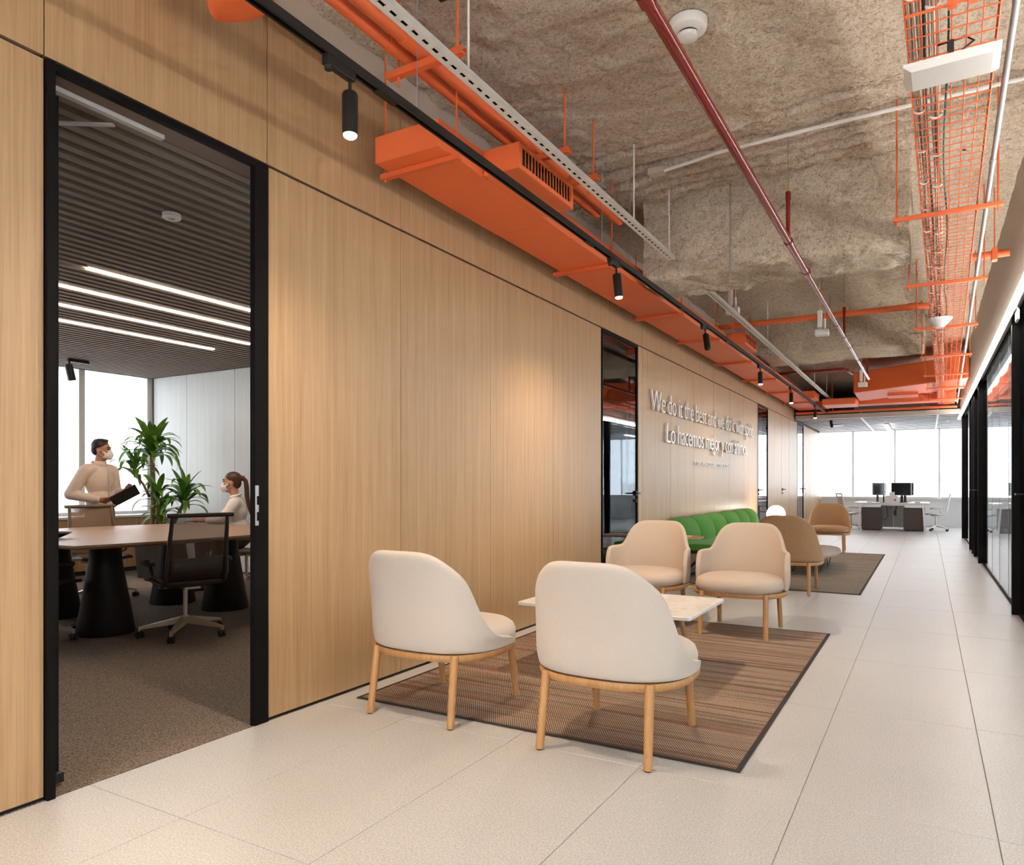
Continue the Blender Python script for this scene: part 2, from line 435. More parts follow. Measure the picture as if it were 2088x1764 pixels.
# ---- slim glass doors in the oak wall
def lever(parent, y, z, s=1):
    h = add('lever_handle', MB().box(W - 0.002, W + 0.012, y - 0.018, y + 0.018, z - 0.03, z + 0.03)
            .tube([(W + 0.01, y, z), (W + 0.055, y, z), (W + 0.058, y + s * 0.02, z), (W + 0.058, y + s * 0.125, z)], 0.009, 8), 'black_metal', parent, smooth='auto')
    add('lock_cylinder', MB().tube([(W - 0.002, y, z - 0.085), (W + 0.014, y, z - 0.085)], 0.018, 10), 'black_metal', parent)
    return h
def glass_door(n, y0, y1, hand, label):
    d = struct(add('door_%d' % n, MB().box(-2.99, W + 0.004, y0, y0 + 0.022, 0, ZL - 0.006).box(-2.99, W + 0.004, y1 - 0.022, y1, 0, ZL - 0.006)
                   .box(-2.99, W + 0.004, y0 + 0.022, y1 - 0.022, ZL - 0.034, ZL - 0.006), 'black_frame'), label)
    add('pane', bx(-2.930, -2.920, y0 + 0.022, y1 - 0.022, 0.008, ZL - 0.034), 'glass_door', d)
    lever(d, y1 - 0.06 if hand > 0 else y0 + 0.06, 1.11, -hand)
    return d
glass_door(2, 6.90, 7.96, 1, 'dark glass door nearest the beige armchairs, reflecting the corridor')
glass_door(3, 14.813, 15.844, -1, 'narrow glass door behind the glowing globe lamp')
glass_door(5, 19.815, 20.897, 1, 'narrow glass door at the far end of the oak wall')
d4 = struct(add('door_4', bx(-2.95, W, 17.484, 18.540, 0.01, ZL - 0.01), 'oak_panel'), 'flush oak door with a black lever')
add('door_gap', MB().box(-2.99, -2.955, 17.478, 18.546, 0, ZL), 'black_frame', d4)
lever(d4, 17.60, 1.11, 1)

# ---- sprayed ceiling and beams (real relief)
def rough(p, amp=1.0):
    return amp * (0.030 * noise.noise(p * 2.1) + 0.020 * noise.noise(p * 6.3) + 0.016 * noise.noise(p * 17) + 0.010 * noise.noise(p * 34))
def ridges(x, yy):
    z = 0.0
    for k, (yr, a, wd_) in enumerate(((5.30, 0.05, 0.022), (5.62, 0.11, 0.026), (5.80, 0.12, 0.022), (5.97, 0.12, 0.020), (6.14, 0.10, 0.020))):
        c = yr + 0.05 * noise.noise(Vector((x * 0.9, k * 7.3, 0))) - 0.05 * (x + 1.2)
        t = (yy - c) / wd_
        m_ = ss(-0.25, 0.15, noise.noise(Vector((x * 1.1, k * 3.1, 5))) + (0.25 if k in (1, 2, 3) else -0.05))
        if abs(t) < 3.5:
            z += a * m_ * math.exp(-t * t * t * t) - 0.035 * math.exp(-(t - 1.9) ** 2)
    return z
def ceil_patch(x0, x1, y0, y1, st):
    nx = max(2, int((x1 - x0) / st)); ny = max(2, int((y1 - y0) / st)); rows = []
    for j in range(ny + 1):
        yy = y0 + (y1 - y0) * j / ny; r = []
        for i in range(nx + 1):
            x = x0 + (x1 - x0) * i / nx; p = Vector((x, yy, 3.8))
            r.append((x, yy, ZC + rough(p) + ridges(x, yy)))
        rows.append(r)
    return MB().grid(rows)
cm = ceil_patch(-2.94, 0.67, 1.2, 5.15, 0.03)
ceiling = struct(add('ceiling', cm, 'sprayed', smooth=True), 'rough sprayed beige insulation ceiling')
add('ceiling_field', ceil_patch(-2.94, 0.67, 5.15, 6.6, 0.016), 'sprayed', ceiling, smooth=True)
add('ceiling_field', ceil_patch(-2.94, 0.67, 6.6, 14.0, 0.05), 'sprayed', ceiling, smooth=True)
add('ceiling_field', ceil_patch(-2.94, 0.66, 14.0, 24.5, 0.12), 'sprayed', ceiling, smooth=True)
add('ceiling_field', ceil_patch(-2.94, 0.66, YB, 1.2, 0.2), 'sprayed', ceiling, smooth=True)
def beam(x0, x1, y0, y1, z0, z1, st, label):
    # profile walked front -> bottom -> back, displaced along rough normals, rounded corners
    prof = []; rr = 0.05
    nz = int((z1 - z0) / st); nyy = int((y1 - y0) / st)
    for i in range(nz + 1): prof.append((y0, z1 - (z1 - z0 - rr) * i / nz, 0, -1))
    for i in range(1, 4):
        a = PI / 2 * i / 4; prof.append((y0 + rr - rr * math.cos(a), z0 + rr - rr * math.sin(a), -math.sin(a), -math.cos(a)))
    for i in range(nyy + 1): prof.append((y0 + rr + (y1 - y0 - 2 * rr) * i / nyy, z0, -1, 0))
    for i in range(1, 4):
        a = PI / 2 * i / 4; prof.append((y1 - rr + rr * math.sin(a), z0 + rr - rr * math.cos(a), -math.cos(a), math.sin(a)))
    for i in range(nz + 1): prof.append((y1, z0 + rr + (z1 - z0 - rr) * i / nz, 0, 1))
    nx = int((x1 - x0) / st); rows = []
    for i in range(nx + 1):
        x = x0 + (x1 - x0) * i / nx; r = []
        for (yy, z, nz_, ny_) in prof:
            p = Vector((x, yy, z)); d = rough(p, 1.1)
            r.append((x, yy + ny_ * d, z + nz_ * d))
        rows.append(r)
    # end cap towards the corridor's right side
    mb = MB().grid(rows)
    n = len(prof)
    ctr = len(mb.v); mb.v.append((x1 + 0.02, (y0 + y1) / 2, (z0 + z1) / 2))
    o = (len(rows) - 1) * n
    for j in range(n - 1): mb.f.append((o + j, o + j + 1, ctr))
    mb.f.append((o + n - 1, o, ctr))
    ctr = len(mb.v); mb.v.append((x0 - 0.02, (y0 + y1) / 2, (z0 + z1) / 2))
    for j in range(n - 1): mb.f.append((j + 1, j, ctr))
    mb.f.append((0, n - 1, ctr))
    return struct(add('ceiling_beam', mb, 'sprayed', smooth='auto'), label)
beam(-2.27, -0.12, 6.36, 7.06, 3.08, 3.86, 0.035, 'nearest sprayed ceiling beam across the corridor')
beam(-2.9, -0.04, 12.2, 13.25, 3.29, 3.86, 0.06, 'second sprayed ceiling beam across the corridor')
# ---- right bulkhead
struct(add('trim_2', bx(0.66, 0.80, YB, 19.5, ZL, 3.95), 'soffit'), 'smooth beige bulkhead above the glass wall')
ll = thing('linear_lamp', 'long white linear lamp running above the glass wall', 'lamp', (0.63, 7.0, ZL - 0.115))
add('diffuser', bx(-0.024, 0.020, -9.9, 12.45, 0.0, 0.034), 'led_white', ll, bevel=0.008)
add('back_rail', bx(0.0205, 0.0295, -9.9, 12.45, -0.004, 0.115), 'white_paint', ll)

# ---- right glass wall: posts, rails, panes
wr = struct(add('wall_right', MB().box(0.735, 0.765, YB, 19.3, 0, 0.02).box(0.735, 0.765, YB, 19.3, ZL - 0.05, ZL), 'black_frame'), 'glazed partition with black posts on the right of the corridor')
posts = [-2.9, 0.5, 3.2, 6.6, 8.1, 13.2, 14.4, 14.95, 15.9, 19.25]
for p in posts: add('post', bx(0.682, 0.80, p, p + 0.06, 0, ZL - 0.005), 'black_frame', wr)
for a, b_ in zip(posts, posts[1:]):
    add('pane', bx(0.745, 0.755, a + 0.06, b_, 0.02, ZL - 0.05), 'glass_clear', wr)
for p in (9.2, 10.3, 11.4, 12.3): add('pane_joint', bx(0.743, 0.757, p, p + 0.004, 0.02, ZL - 0.05), 'panel_grey', wr)
for yy in (7.9, 14.25, 14.8, 15.75):
    add('door_handle', MB().tube([(0.745, yy, 1.12), (0.69, yy, 1.12), (0.69, yy - 0.12, 1.12)], 0.009, 8), 'black_metal', wr)
# ---- rooms to the right
struct(add('wall_back_right', MB().box(5.6, 5.75, YB, 24.6, 0, 0.8).box(5.6, 5.75, YB, 24.6, 2.86, 3.9), 'white_plaster'))
struct(add('wall_partition_right', MB().box(0.80, 5.6, 7.9, 8.0, 0, 2.86), 'white_plaster'))
struct(add('wall_near_right', MB().box(0.8, 5.6, YB - 0.1, YB, 0, 2.9), 'white_plaster'))
struct(add('ceiling_right', MB().box(0.80, 5.6, YB, 19.5, 2.86, 2.96), 'white_plaster'))
for k, yy in enumerate((-2.5, -0.4, 1.7, 3.8, 5.9, 8.0, 10.1, 12.2, 14.3, 16.4, 18.5, 20.6, 22.7)):  # windows this side of the partition are unseen, added to brighten wall and ceiling
    wn = struct(add('window_%d' % (60 + k), MB().box(5.62, 5.70, yy, yy + 0.06, 0.8, 2.86), 'white_paint'))
    add('pane', bx(5.655, 5.665, yy + 0.06, yy + 2.1, 0.8, 2.86), 'glass_solar', wn)

# ---- far window wall
struct(add('wall_far', MB().box(-10.2, 5.75, 24.45, 24.6, 0, 0.80).box(-10.2, 5.75, 24.45, 24.6, 2.86, 3.95), 'white_plaster'), 'white wall under the far windows')
struct(add('trim_4', bx(-2.9, 5.6, 24.38, 24.52, 0.80, 0.825), 'white_paint'), 'white window sill along the far wall')
xs = [-1.982 + 1.145 * k for k in range(-7, 7)]
for k, (a, b_) in enumerate(zip(xs, xs[1:])):
    wn = struct(add('window_%d' % (1 + k), MB().box(a - 0.026, a + 0.026, 24.46, 24.55, 0.825, 2.86), 'white_paint'))
    add('pane', bx(a + 0.03, b_ - 0.03, 24.50, 24.51, 0.83, 2.86), 'glass_solar', wn)
    add('lower_rail', bx(a + 0.03, b_ - 0.03, 24.48, 24.53, 0.825, 0.855), 'panel_grey', wn)

# ---- office ceiling of white baffles
oc = struct(add('ceiling_office', bx(W + 0.01, 5.6, 19.5, 24.45, 2.98, 3.05), 'pedestal_brown'), 'white slatted office ceiling by the windows')
add('fascia', bx(W + 0.01, 5.6, 19.44, 19.5, 2.86, 2.965), 'soffit', oc)
bays = [(W + 0.02, -1.43), (-1.39, 0.20), (0.24, 1.85), (1.89, 5.55)]
for k in range(11):
    yy = 19.55 + k * 0.445
    for a, b_ in bays:
        mb = MB(); rows = []
        for x in (a, b_):
            rows.append([(x, yy + 0.01, 2.92), (x, yy + 0.012, 2.893), (x, yy + 0.10, 2.870), (x, yy + 0.30, 2.870), (x, yy + 0.388, 2.893), (x, yy + 0.39, 2.92)])
        mb.grid(rows, closed_v=True); mb.f.append((0, 1, 2, 3, 4, 5)); mb.f.append((11, 10, 9, 8, 7, 6))
        add('slat', mb, 'slat_white', oc)
for k in range(12): add('gap_shade', bx(W + 0.02, 5.55, 19.5 + k * 0.445, 19.555 + k * 0.445, 2.868, 2.90), 'pedestal_brown', oc)  # dark strips paint in the shaded lines between the slats
for a in (-1.41, 0.22, 1.87): add('divider', bx(a - 0.02, a + 0.02, 19.5, 24.44, 2.858, 2.98), 'white_paint', oc)

# ---- corridor end behind the camera, unseen glazing added for fill daylight
struct(add('wall_behind', MB().box(-3.03, 0.8, YB - 0.1, YB, 3.4, 3.95).box(-3.03, -2.9, YB - 0.1, YB, 0, 3.4).box(0.7, 0.8, YB - 0.1, YB, 0, 3.4), 'oak_low'))
wn = struct(add('window_50', MB().box(-2.9, 0.7, YB - 0.08, YB - 0.02, 0, 0.06).box(-1.13, -1.07, YB - 0.08, YB - 0.02, 0.06, 3.4), 'black_frame'), 'unseen glazed corridor end added behind the camera for fill daylight')
for a, b_ in ((-2.9, -1.13), (-1.07, 0.7)): add('pane', bx(a, b_, YB - 0.055, YB - 0.045, 0.06, 3.4), 'glass_window', wn)
# roof over everything so no sky leaks in
struct(add('ceiling_slab', bx(-10.3, 5.8, YB - 0.1, 24.7, 3.96, 4.1), 'soffit'))
# ---- rooms behind the oak wall past the meeting room
struct(add('wall_room_divider', MB().box(-10.1, -3.03, 14.55, 14.65, 0, 3.0), 'white_plaster'))
struct(add('floor_offices', bx(-10.2, -3.0, 6.75, 24.45, -0.1, 0.0), 'carpet'))
struct(add('ceiling_offices', bx(-10.2, -3.03, 6.75, 24.45, 2.86, 2.95), 'white_plaster'))
struct(add('wall_outer_left', bx(-10.2, -10.05, 6.75, 24.45, 0, 3.0), 'oak_low'))
# ================================================================== CEILING SERVICES
# ---- lighting track and its spotlights
tr = thing('lighting_track', 'long black lighting track hung beside the orange duct', 'track', (-2.15, 10.0, 3.0))
add('rail', MB().box(-0.020, 0.020, -12.8, 10.5, 0.0, 0.022).box(-0.020, -0.010, -12.8, 10.5, -0.018, 0.0).box(0.010, 0.020, -12.8, 10.5, -0.018, 0.0), 'black_metal', tr)
for k, yy in enumerate((-7.5, -5.2, -4.6, -2.9, -1.0, 1.6, 4.6, 7.6)):
    add('joiner', bx(-0.022, 0.022, yy, yy + 0.14, -0.021, -0.012), 'black_metal', tr)
    add('suspension_wire', MB().tube([(0, yy + 0.3, 0.02), (0, yy + 0.3, 0.80)], 0.0022, 5), 'galv', tr)
def aim(v):
    v = Vector(v).normalized(); return v.to_track_quat('-Z', 'Y').to_euler()
# (Y on track, adapter-to-head direction, lit, label)
spots = [(2.30, (0.04, -0.04, -1), 0.75, 'black track spotlight nearest the camera shining beside the meeting room door'),
         (5.36, (0.10, 0.02, -1), 1.0, 'second black track spotlight shining in front of the orange duct'),
         (8.02, (0.22, -0.30, -1), 0, 'black track spotlight tilted toward the camera beside the tall dark glass door'),
         (11.08, (0.04, -0.12, -1), 0.42, 'lit black track spotlight over the wall lettering'),
         (13.88, (0.04, -0.12, -1), 0.33, 'lit black track spotlight over the globe lamp'),
         (17.15, (0.0, -0.05, -1), 0.22, 'lit black track spotlight second from the far end'),
         (20.1, (0.15, 0.0, -1), 0, 'black track spotlight at the far end of the track'),
         (-0.7, (0.1, 0.0, -1), 1.0, 'unseen black track spotlight added as fill just behind the camera'), (-2.4, (0.1, 0.0, -1), 1.0, 'unseen black track spotlight added as fill at the corridor end behind the camera')]  # last two lamps are out of view, added as fill for the near end
for (yy, dv, lit, lab) in spots:
    t = thing('track_spotlight', lab, 'spotlight', (-2.15, yy, 2.985), 0, 'track spotlights')
    add('adapter', bx(-0.017, 0.017, -0.12, 0.05, -0.045, 0.0), 'black_metal', t, bevel=0.003)
    add('knob', MB().lathe([(0.016, 0), (0.016, 0.03)], 10, (0, -0.10, -0.062)), 'black_plastic', t)
    q = Vector(dv).normalized(); rot = q.to_track_quat('-Z', 'Y').to_matrix().to_4x4()
    piv = Vector((0, 0.03, -0.075))
    add('stem', MB().tube([(0, 0.03, -0.04), piv, piv + q * 0.05], 0.008, 8), 'black_metal', t)
    mx = Matrix.Translation(piv + q * 0.02) @ rot
    hb = MB(); rows = []
    for r_, z_ in ((0.012, 0.0), (0.030, -0.004), (0.034, -0.012), (0.034, -0.165), (0.0335, -0.19), (0.029, -0.19), (0.027, -0.178)):
        rows.append([tuple(mx @ Vector((r_ * math.cos(2 * PI * k / 24), r_ * math.sin(2 * PI * k / 24), z_))) for k in range(24)])
    hb.grid(rows, closed_v=True); hb.f.append(tuple(range(24)))
    head = add('lamp_head', hb, 'black_metal', t, smooth='auto')
    lb = MB(); lb.grid([[tuple(mx @ Vector((r_ * math.cos(2 * PI * k / 24), r_ * math.sin(2 * PI * k / 24), z_))) for k in range(24)] for r_, z_ in ((0.0285, -0.186), (0.027, -0.194), (0.020, -0.200), (0.008, -0.203))], closed_v=True); lb.f.append(tuple(range(72, 96)))
    add('lens', lb, 'lamp_warm' if lit else 'black_plastic', head)
    if lit:
        li = bpy.data.lights.new('spot_beam', 'SPOT'); li.energy = SPOT_W * lit; li.color = (1.0, 0.79, 0.57)
        li.spot_size = math.radians(150); li.spot_blend = 1.0; li.shadow_soft_size = 0.035
        lo = bpy.data.objects.new('spot_beam', li); col.objects.link(lo); lo.parent = t
        lo.location = piv + q * 0.232; lo.rotation_euler = aim(dv)

# ---- orange duct beside the wall with its grille boxes
DB, DT = 3.08, 3.235
duct = thing('air_duct', 'long flat orange air duct running along the top of the oak wall', 'duct', (-2.57, 11.0, DB))
def dloc(x, y, z): return (x + 2.57, y - 11.0, z - DB)
secs = [(3.24, 3.77), (3.77, 4.62), (4.62, 5.70), (5.70, 7.70), (7.70, 9.25), (9.25, 11.2), (11.2, 13.2), (13.2, 15.2), (15.2, 17.3), (17.3, 19.3)]
for k, (a, b_) in enumerate(secs):
    x0, x1 = (-2.80, -2.335) if k % 2 else (-2.795, -2.34)
    o = add('duct_section', bx(x0 + 2.57, x1 + 2.57, a - 11, b_ - 11, 0, DT - DB), 'orange_duct', duct, bevel=0.004)
def grille(y0, y1, z1=DT):
    b0 = add('grille_box', bx(-2.335 + 2.57, -2.10 + 2.57, y0 - 11, y1 - 11, 0, z1 - DB), 'orange_duct', duct, bevel=0.003)
    add('grille_frame', MB().box(0.47, 0.482, y0 - 11, y1 - 11, 0, 0.03).box(0.47, 0.482, y0 - 11, y1 - 11, z1 - DB - 0.02, z1 - DB)
        .box(0.47, 0.482, y0 - 11, y0 - 10.965, 0.03, z1 - DB - 0.02).box(0.47, 0.482, y1 - 11.035, y1 - 11, 0.03, z1 - DB - 0.02), 'orange_duct', b0)
    n = 17; me = mesh_of('louvre', MB().box(-0.002, 0.008, -0.0025, 0.0025, 0.03, z1 - DB - 0.02, Matrix.Rotation(-0.7, 4, 'Z')), 'orange')
    for k in range(n): link('louvre', me, b0, (0.474, y0 - 11 + 0.045 + (y1 - y0 - 0.09) * k / (n - 1), 0))
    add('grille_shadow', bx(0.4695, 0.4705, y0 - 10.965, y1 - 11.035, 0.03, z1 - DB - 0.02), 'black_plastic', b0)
for a, b_ in ((3.70, 4.45), (9.80, 10.55), (16.6, 17.35), (18.7, 19.3)): grille(a, b_)
for yy in (3.38, 5.70, 7.70, 9.25, 11.2, 13.2, 15.2, 17.3):
    h = add('hanger_bar', bx(-2.86 + 2.57, -2.29 + 2.57, yy - 11.02, yy - 10.98, -0.032, -0.002), 'orange', duct)
    for x in (-2.835, -2.315): add('threaded_rod', MB().tube([dloc(x, yy, DB - 0.05), dloc(x, yy, 3.80)], 0.006, 6), 'orange', h)
# rounded orange duct turning down above the door
e = MB(); rows = []
for k in range(9):
    a = PI / 2 * k / 8
    rows.append([(-2.60 + 0.17 * math.cos(2 * PI * j / 20), 2.13 + (0.16 - 0.06 * (1 - math.cos(a))) * math.sin(2 * PI * j / 20) * (0.25 + 0.75 * math.sin(a)) * 1.0, 3.365 - 0.075 * math.cos(a)) for j in range(20)])
rows.append([(-2.60 + 0.17 * math.cos(2 * PI * j / 20), 2.13 + 0.10 * math.sin(2 * PI * j / 20), 3.80) for j in range(20)])
e.grid(rows, closed_v=True); e.f.append(tuple(range(20)))
tag(add('duct_end', e, 'orange_duct', smooth=True), 'rounded orange duct end dropping from the ceiling above the meeting room door', 'duct')

# ---- pair of orange pipes
for k, (x, lab) in enumerate(((-2.385, 'orange ceiling pipe of the pair, the one closer to the oak wall'), (-2.285, 'orange ceiling pipe of the pair, the one closer to the perforated channel'))):
    t = thing('orange_pipe', lab, 'pipe', (x, 3.0, 3.46), 0, 'pair of orange ceiling pipes')
    add('pipe', MB().tube([(0, -6, 0), (0, 2.55 + 0.25 * k, 0)], 0.034, 14), 'orange', t, smooth='auto')
    for yy in (-2.4, -0.05, 1.24):
        add('coupling', MB().tube([(0, yy - 0.1, 0), (0, yy - 0.02, 0)], 0.039, 14), 'orange', t, smooth='auto')
for yy, lab in ((3.03, 'orange pipe bracket nearest the door, strut channel on threaded rods'), (4.28, 'orange pipe bracket behind the grille box'), (4.75, 'orange pipe bracket farthest along the pipe pair')):
    t = thing('pipe_bracket', lab, 'bracket', (-2.28, yy, 3.385), 0, 'orange pipe brackets')
    add('strut', MB().box(-0.24, 0.25, -0.02, 0.02, 0, 0.012).box(-0.24, 0.25, -0.02, -0.016, 0.012, 0.038).box(-0.24, 0.25, 0.016, 0.02, 0.012, 0.038), 'orange', t)
    for x in (-0.17, 0.21): add('threaded_rod', MB().tube([(x, 0, -0.05), (x, 0, 0.43)], 0.007, 6), 'orange', t)
    add('pipe_clamp', MB().box(-0.15, 0.04, -0.012, 0.012, 0.105, 0.112), 'orange', t)

# ---- perforated white channel
def channel(y0, y1, label, rods):
    t = thing('perforated_channel', label, 'channel', (-1.95, y0, 3.19), 0, 'perforated white channels')
    w = 0.032; hw = 0.008; pit = 0.075; mb = MB()
    mb.box(-w, -hw, 0, y1 - y0, 0, 0.002).box(hw, w, 0, y1 - y0, 0, 0.002).box(-w, -w + 0.002, 0, y1 - y0, 0.002, 0.03).box(w - 0.002, w, 0, y1 - y0, 0.002, 0.03)
    add('flange', mb, 'white_paint', t)
    n = int((y1 - y0) / pit); me = mesh_of('web', MB().prism([(-hw, -0.014), (-0.004, -0.018), (0.004, -0.018), (hw, -0.014), (hw, 0.014), (0.004, 0.018), (-0.004, 0.018), (-hw, 0.014)], 0, 0.002), 'white_paint')
    for k in range(n): link('web', me, t, (0, (k + 0.5) * pit, 0))
    add('dark_inside', bx(-w + 0.003, w - 0.003, 0.01, y1 - y0 - 0.01, 0.016, 0.018), 'black_plastic', t)
    for yy in rods: add('suspension_rod', MB().tube([(0, yy - y0, 0.0), (0, yy - y0, 0.63)], 0.006, 6), 'white_paint', t)
channel(0.2, 6.2, 'near perforated white channel hung from the ceiling', (2.95, 5.25, 6.12))
channel(7.3, 18.9, 'far perforated white channel beyond the first beam', (8.4, 10.6, 12.5, 13.3, 15.5, 17.5))

# ---- red sprinkler main
def px_(yy): return -0.90 + 0.0045 * (yy - 2.5)
sp = thing('sprinkler_pipe', 'dark red sprinkler pipe running down the corridor ceiling', 'pipe', (0, 0, 3.0))
add('pipe', MB().tube([(px_(yy), yy, 0) for yy in (-4, 2.5, 6.5)], 0.027, 16), 'red_pipe', sp, smooth='auto')
add('pipe', MB().tube([(px_(yy), yy, 0) for yy in (6.5, 10, 13.5)], 0.021, 16), 'red_pipe', sp, smooth='auto')
for yy in (2.54, 5.63, 6.50):
    add('coupling', MB().tube([(px_(yy), yy - 0.035, 0), (px_(yy), yy + 0.035, 0)], 0.033, 16), 'red_pipe', sp, smooth='auto')
for yy in (8.8, 9.55, 10.3, 11.4):
    add('coupling', MB().tube([(px_(yy), yy - 0.025, 0), (px_(yy), yy + 0.025, 0)], 0.025, 16), 'red_pipe', sp, smooth='auto')
for yy in (5.6, 9.55, 13.2):
    rz = add('riser', MB().tube([(px_(yy), yy, 0.02), (px_(yy), yy, 0.36)], 0.015, 10), 'red_pipe', sp, smooth='auto')
    add('riser_socket', MB().tube([(px_(yy), yy, 0.30), (px_(yy), yy, 0.36)], 0.019, 10), 'red_pipe', rz)
    add('sprinkler_head', MB().tube([(px_(yy), yy, 0.36), (px_(yy), yy, 0.41)], [0.012, 0.006], 10), 'brass', rz)
    add('suspension_rod', MB().tube([(px_(yy), yy, 0.41), (px_(yy), yy, 0.80)], 0.004, 6), 'galv', rz)
sp2 = thing('branch_pipe', 'dark red branch pipe crossing behind the second beam', 'pipe', (0, 14.7, 3.37))
add('pipe', MB().tube([(-2.5, 0, 0), (-1.35, 0, 0), (-1.28, 0.08, -0.02), (-1.24, 0.5, -0.02)], 0.030, 12), 'red_pipe', sp2, smooth='auto')
for x in (-2.1, -1.6): add('hanger', MB().tube([(x, 0, 0.03), (x, 0, 0.36)], 0.006, 6), 'galv', sp2)

# ---- orange cross pipe on the second beam
op = thing('cross_pipe', 'orange pipe crossing the ceiling in front of the second beam', 'pipe', (0, 9.66, 3.30))
add('pipe', MB().tube([(-2.75, 0, 0), (-0.13, 0, 0), (-0.05, 0.01, 0), (0.02, 0.05, 0), (0.05, 0.13, 0.0), (0.05, 0.7, 0.0)], 0.036, 14), 'orange', op, smooth='auto')
add('coupling', MB().tube([(-0.20, 0, 0), (-0.11, 0, 0)], 0.045, 14), 'orange', op, smooth='auto')
for x in (-2.2, -1.15): add('clamp', MB().box(x - 0.02, x + 0.02, -0.045, 0.045, -0.06, 0.045).box(x - 0.008, x + 0.008, -0.008, 0.008, 0.045, 0.5), 'orange', op)
op2 = thing('bulkhead_pipe', 'orange pipe entering the bulkhead above the linear lamp', 'pipe', (0, 7.55, 3.22))
add('pipe', MB().tube([(0.33, 0, 0), (0.62, 0, 0)], 0.032, 12), 'orange', op2, smooth='auto')
add('clamp', MB().box(0.49, 0.53, -0.045, 0.045, -0.055, 0.05).box(0.505, 0.515, -0.006, 0.006, 0.05, 0.58), 'orange', op2)

# ---- wire cable tray
ZT = 3.02; TW = 0.315
ct = thing('cable_tray', 'orange wire mesh cable tray running down the right side of the ceiling', 'cable tray', (-0.125, 0.5, ZT), -0.0185)
for k in range(7):
    x = TW * k / 6
    add('long_wire', MB().tube([(x, 0, 0), (x, 18.3, 0)], 0.0029, 5), 'orange', ct)
for x in (0, TW):
    for z in (0.03, 0.056): add('long_wire', MB().tube([(x, 0, z), (x, 18.3, z)], 0.0029, 5), 'orange', ct)
wm = mesh_of('cross_wire', MB().tube([(0, 0, 0.06), (0, 0, 0), (TW, 0, 0), (TW, 0, 0.06)], 0.0029, 5), 'orange')
for k in range(208): link('cross_wire', wm, ct, (0, 0.05 + 0.0875 * k, -0.004))
add('joint_bar', MB().tube([(0, 2.67, -0.01), (TW, 2.67, -0.01)], 0.006, 6), 'orange', ct)
for x in (0.157, 0.225): add('clip', bx(x - 0.015, x + 0.015, 2.655, 2.69, -0.02, 0.01), 'orange', ct)
def tray_x(yy): return -0.125 + 0.0185 * (yy - 0.5)
for yy, lab in ((5.52, 'first'), (7.42, 'second'), (9.5, 'third'), (11.62, 'fourth'), (13.6, 'fifth'), (15.4, 'sixth'), (17.4, 'seventh')):
    t = thing('tray_hanger', 'orange hanger bar under the cable tray, %s from the camera' % lab, 'hanger', (tray_x(yy) + 0.14, yy, ZT - 0.037), 0, 'orange tray hangers')
    add('bar', MB().box(-0.31, 0.31, -0.018, 0.018, 0, 0.026), 'orange', t, bevel=0.004)
    for x in (-0.285, 0.285): add('threaded_rod', MB().tube([(x, 0, -0.03), (x, 0, 0.83 if not 15 < yy < 17 else 0.11)], 0.0058, 6), 'orange', t)
def cable_path(off, z, amp, ph, y0=0.3, y1=18.6):
    return [(off + amp * math.sin(yy * 2.3 + ph) + tray_x(yy) + 0.125, yy, z + 0.004 * math.sin(yy * 3 + ph)) for yy in [y0 + (y1 - y0) * k / 60 for k in range(61)]]
for bi, (off, lab) in enumerate(((-0.098, 'pale cable bundle along the left edge of the cable tray'), (-0.030, 'pale cable bundle near the middle of the cable tray'))):
    t = thing('cable_bundle', lab, 'cables', (0, 0, ZT + 0.014), 0, 'cable bundles in the tray')
    for k in range(5):
        ang = 2 * PI * k / 5
        add('cable', MB().tube(cable_path(off + 0.014 * math.cos(ang), 0.010 * math.sin(ang) + 0.010, 0.004, k), 0.0066, 6), 'cable_white', t, smooth=True)
    rm = mesh_of('cable_tie', MB().tube([(0.026 * math.cos(a), 0, 0.021 * math.sin(a) + 0.006) for a in [2 * PI * q / 12 for q in range(12)]], 0.005, 5, closed=True), 'white_paint')
    for k in range(28):
        yy = 2.6 + 0.48 * k + 0.09 * bi; link('cable_tie', rm, t, (off + tray_x(yy) + 0.125, yy, 0))
tag(add('black_cable', MB().tube([(x, y, ZT + 0.016) for x, y, z in cable_path(-0.066, 0, 0.005, 1.0)], 0.0075, 6), 'black_plastic', smooth=True), 'thick black cable between the two pale bundles in the tray', 'cable')
tag(add('green_cable', MB().tube([(x, y, ZT + 0.010) for x, y, z in cable_path(0.012, 0, 0.010, 0.3)], 0.0048, 6), 'cable_green', smooth=True), 'thin green cable lying in the cable tray', 'cable')
tag(add('looped_cable', MB().tube([(-0.05, 2.7, ZT + 0.03), (0.0, 3.0, ZT + 0.02), (0.07, 2.95, ZT + 0.02), (0.14, 2.89, ZT + 0.03), (0.20, 2.91, ZT + 0.03), (0.21, 2.75, ZT + 0.1), (0.22, 2.6, ZT + 0.3), (0.22, 2.6, 3.8)], 0.007, 6), 'cable_white', smooth=True), 'pale cable crossing the tray and rising to the ceiling', 'cable')
cn = thing('conduit', 'grey steel conduit beside the cable tray', 'conduit', (0, 0, ZT))
add('tube', MB().tube([(tray_x(yy) + 0.365, yy, 0) for yy in (0.5, 4, 9, 14, 18.6)], 0.0135, 12), 'galv', cn, smooth='auto')
for yy in (4.8, 8.1, 11.2): add('coupling', MB().tube([(tray_x(yy) + 0.365, yy, 0), (tray_x(yy) + 0.365, yy + 0.07, 0)], 0.0175, 12), 'galv', cn, smooth='auto')
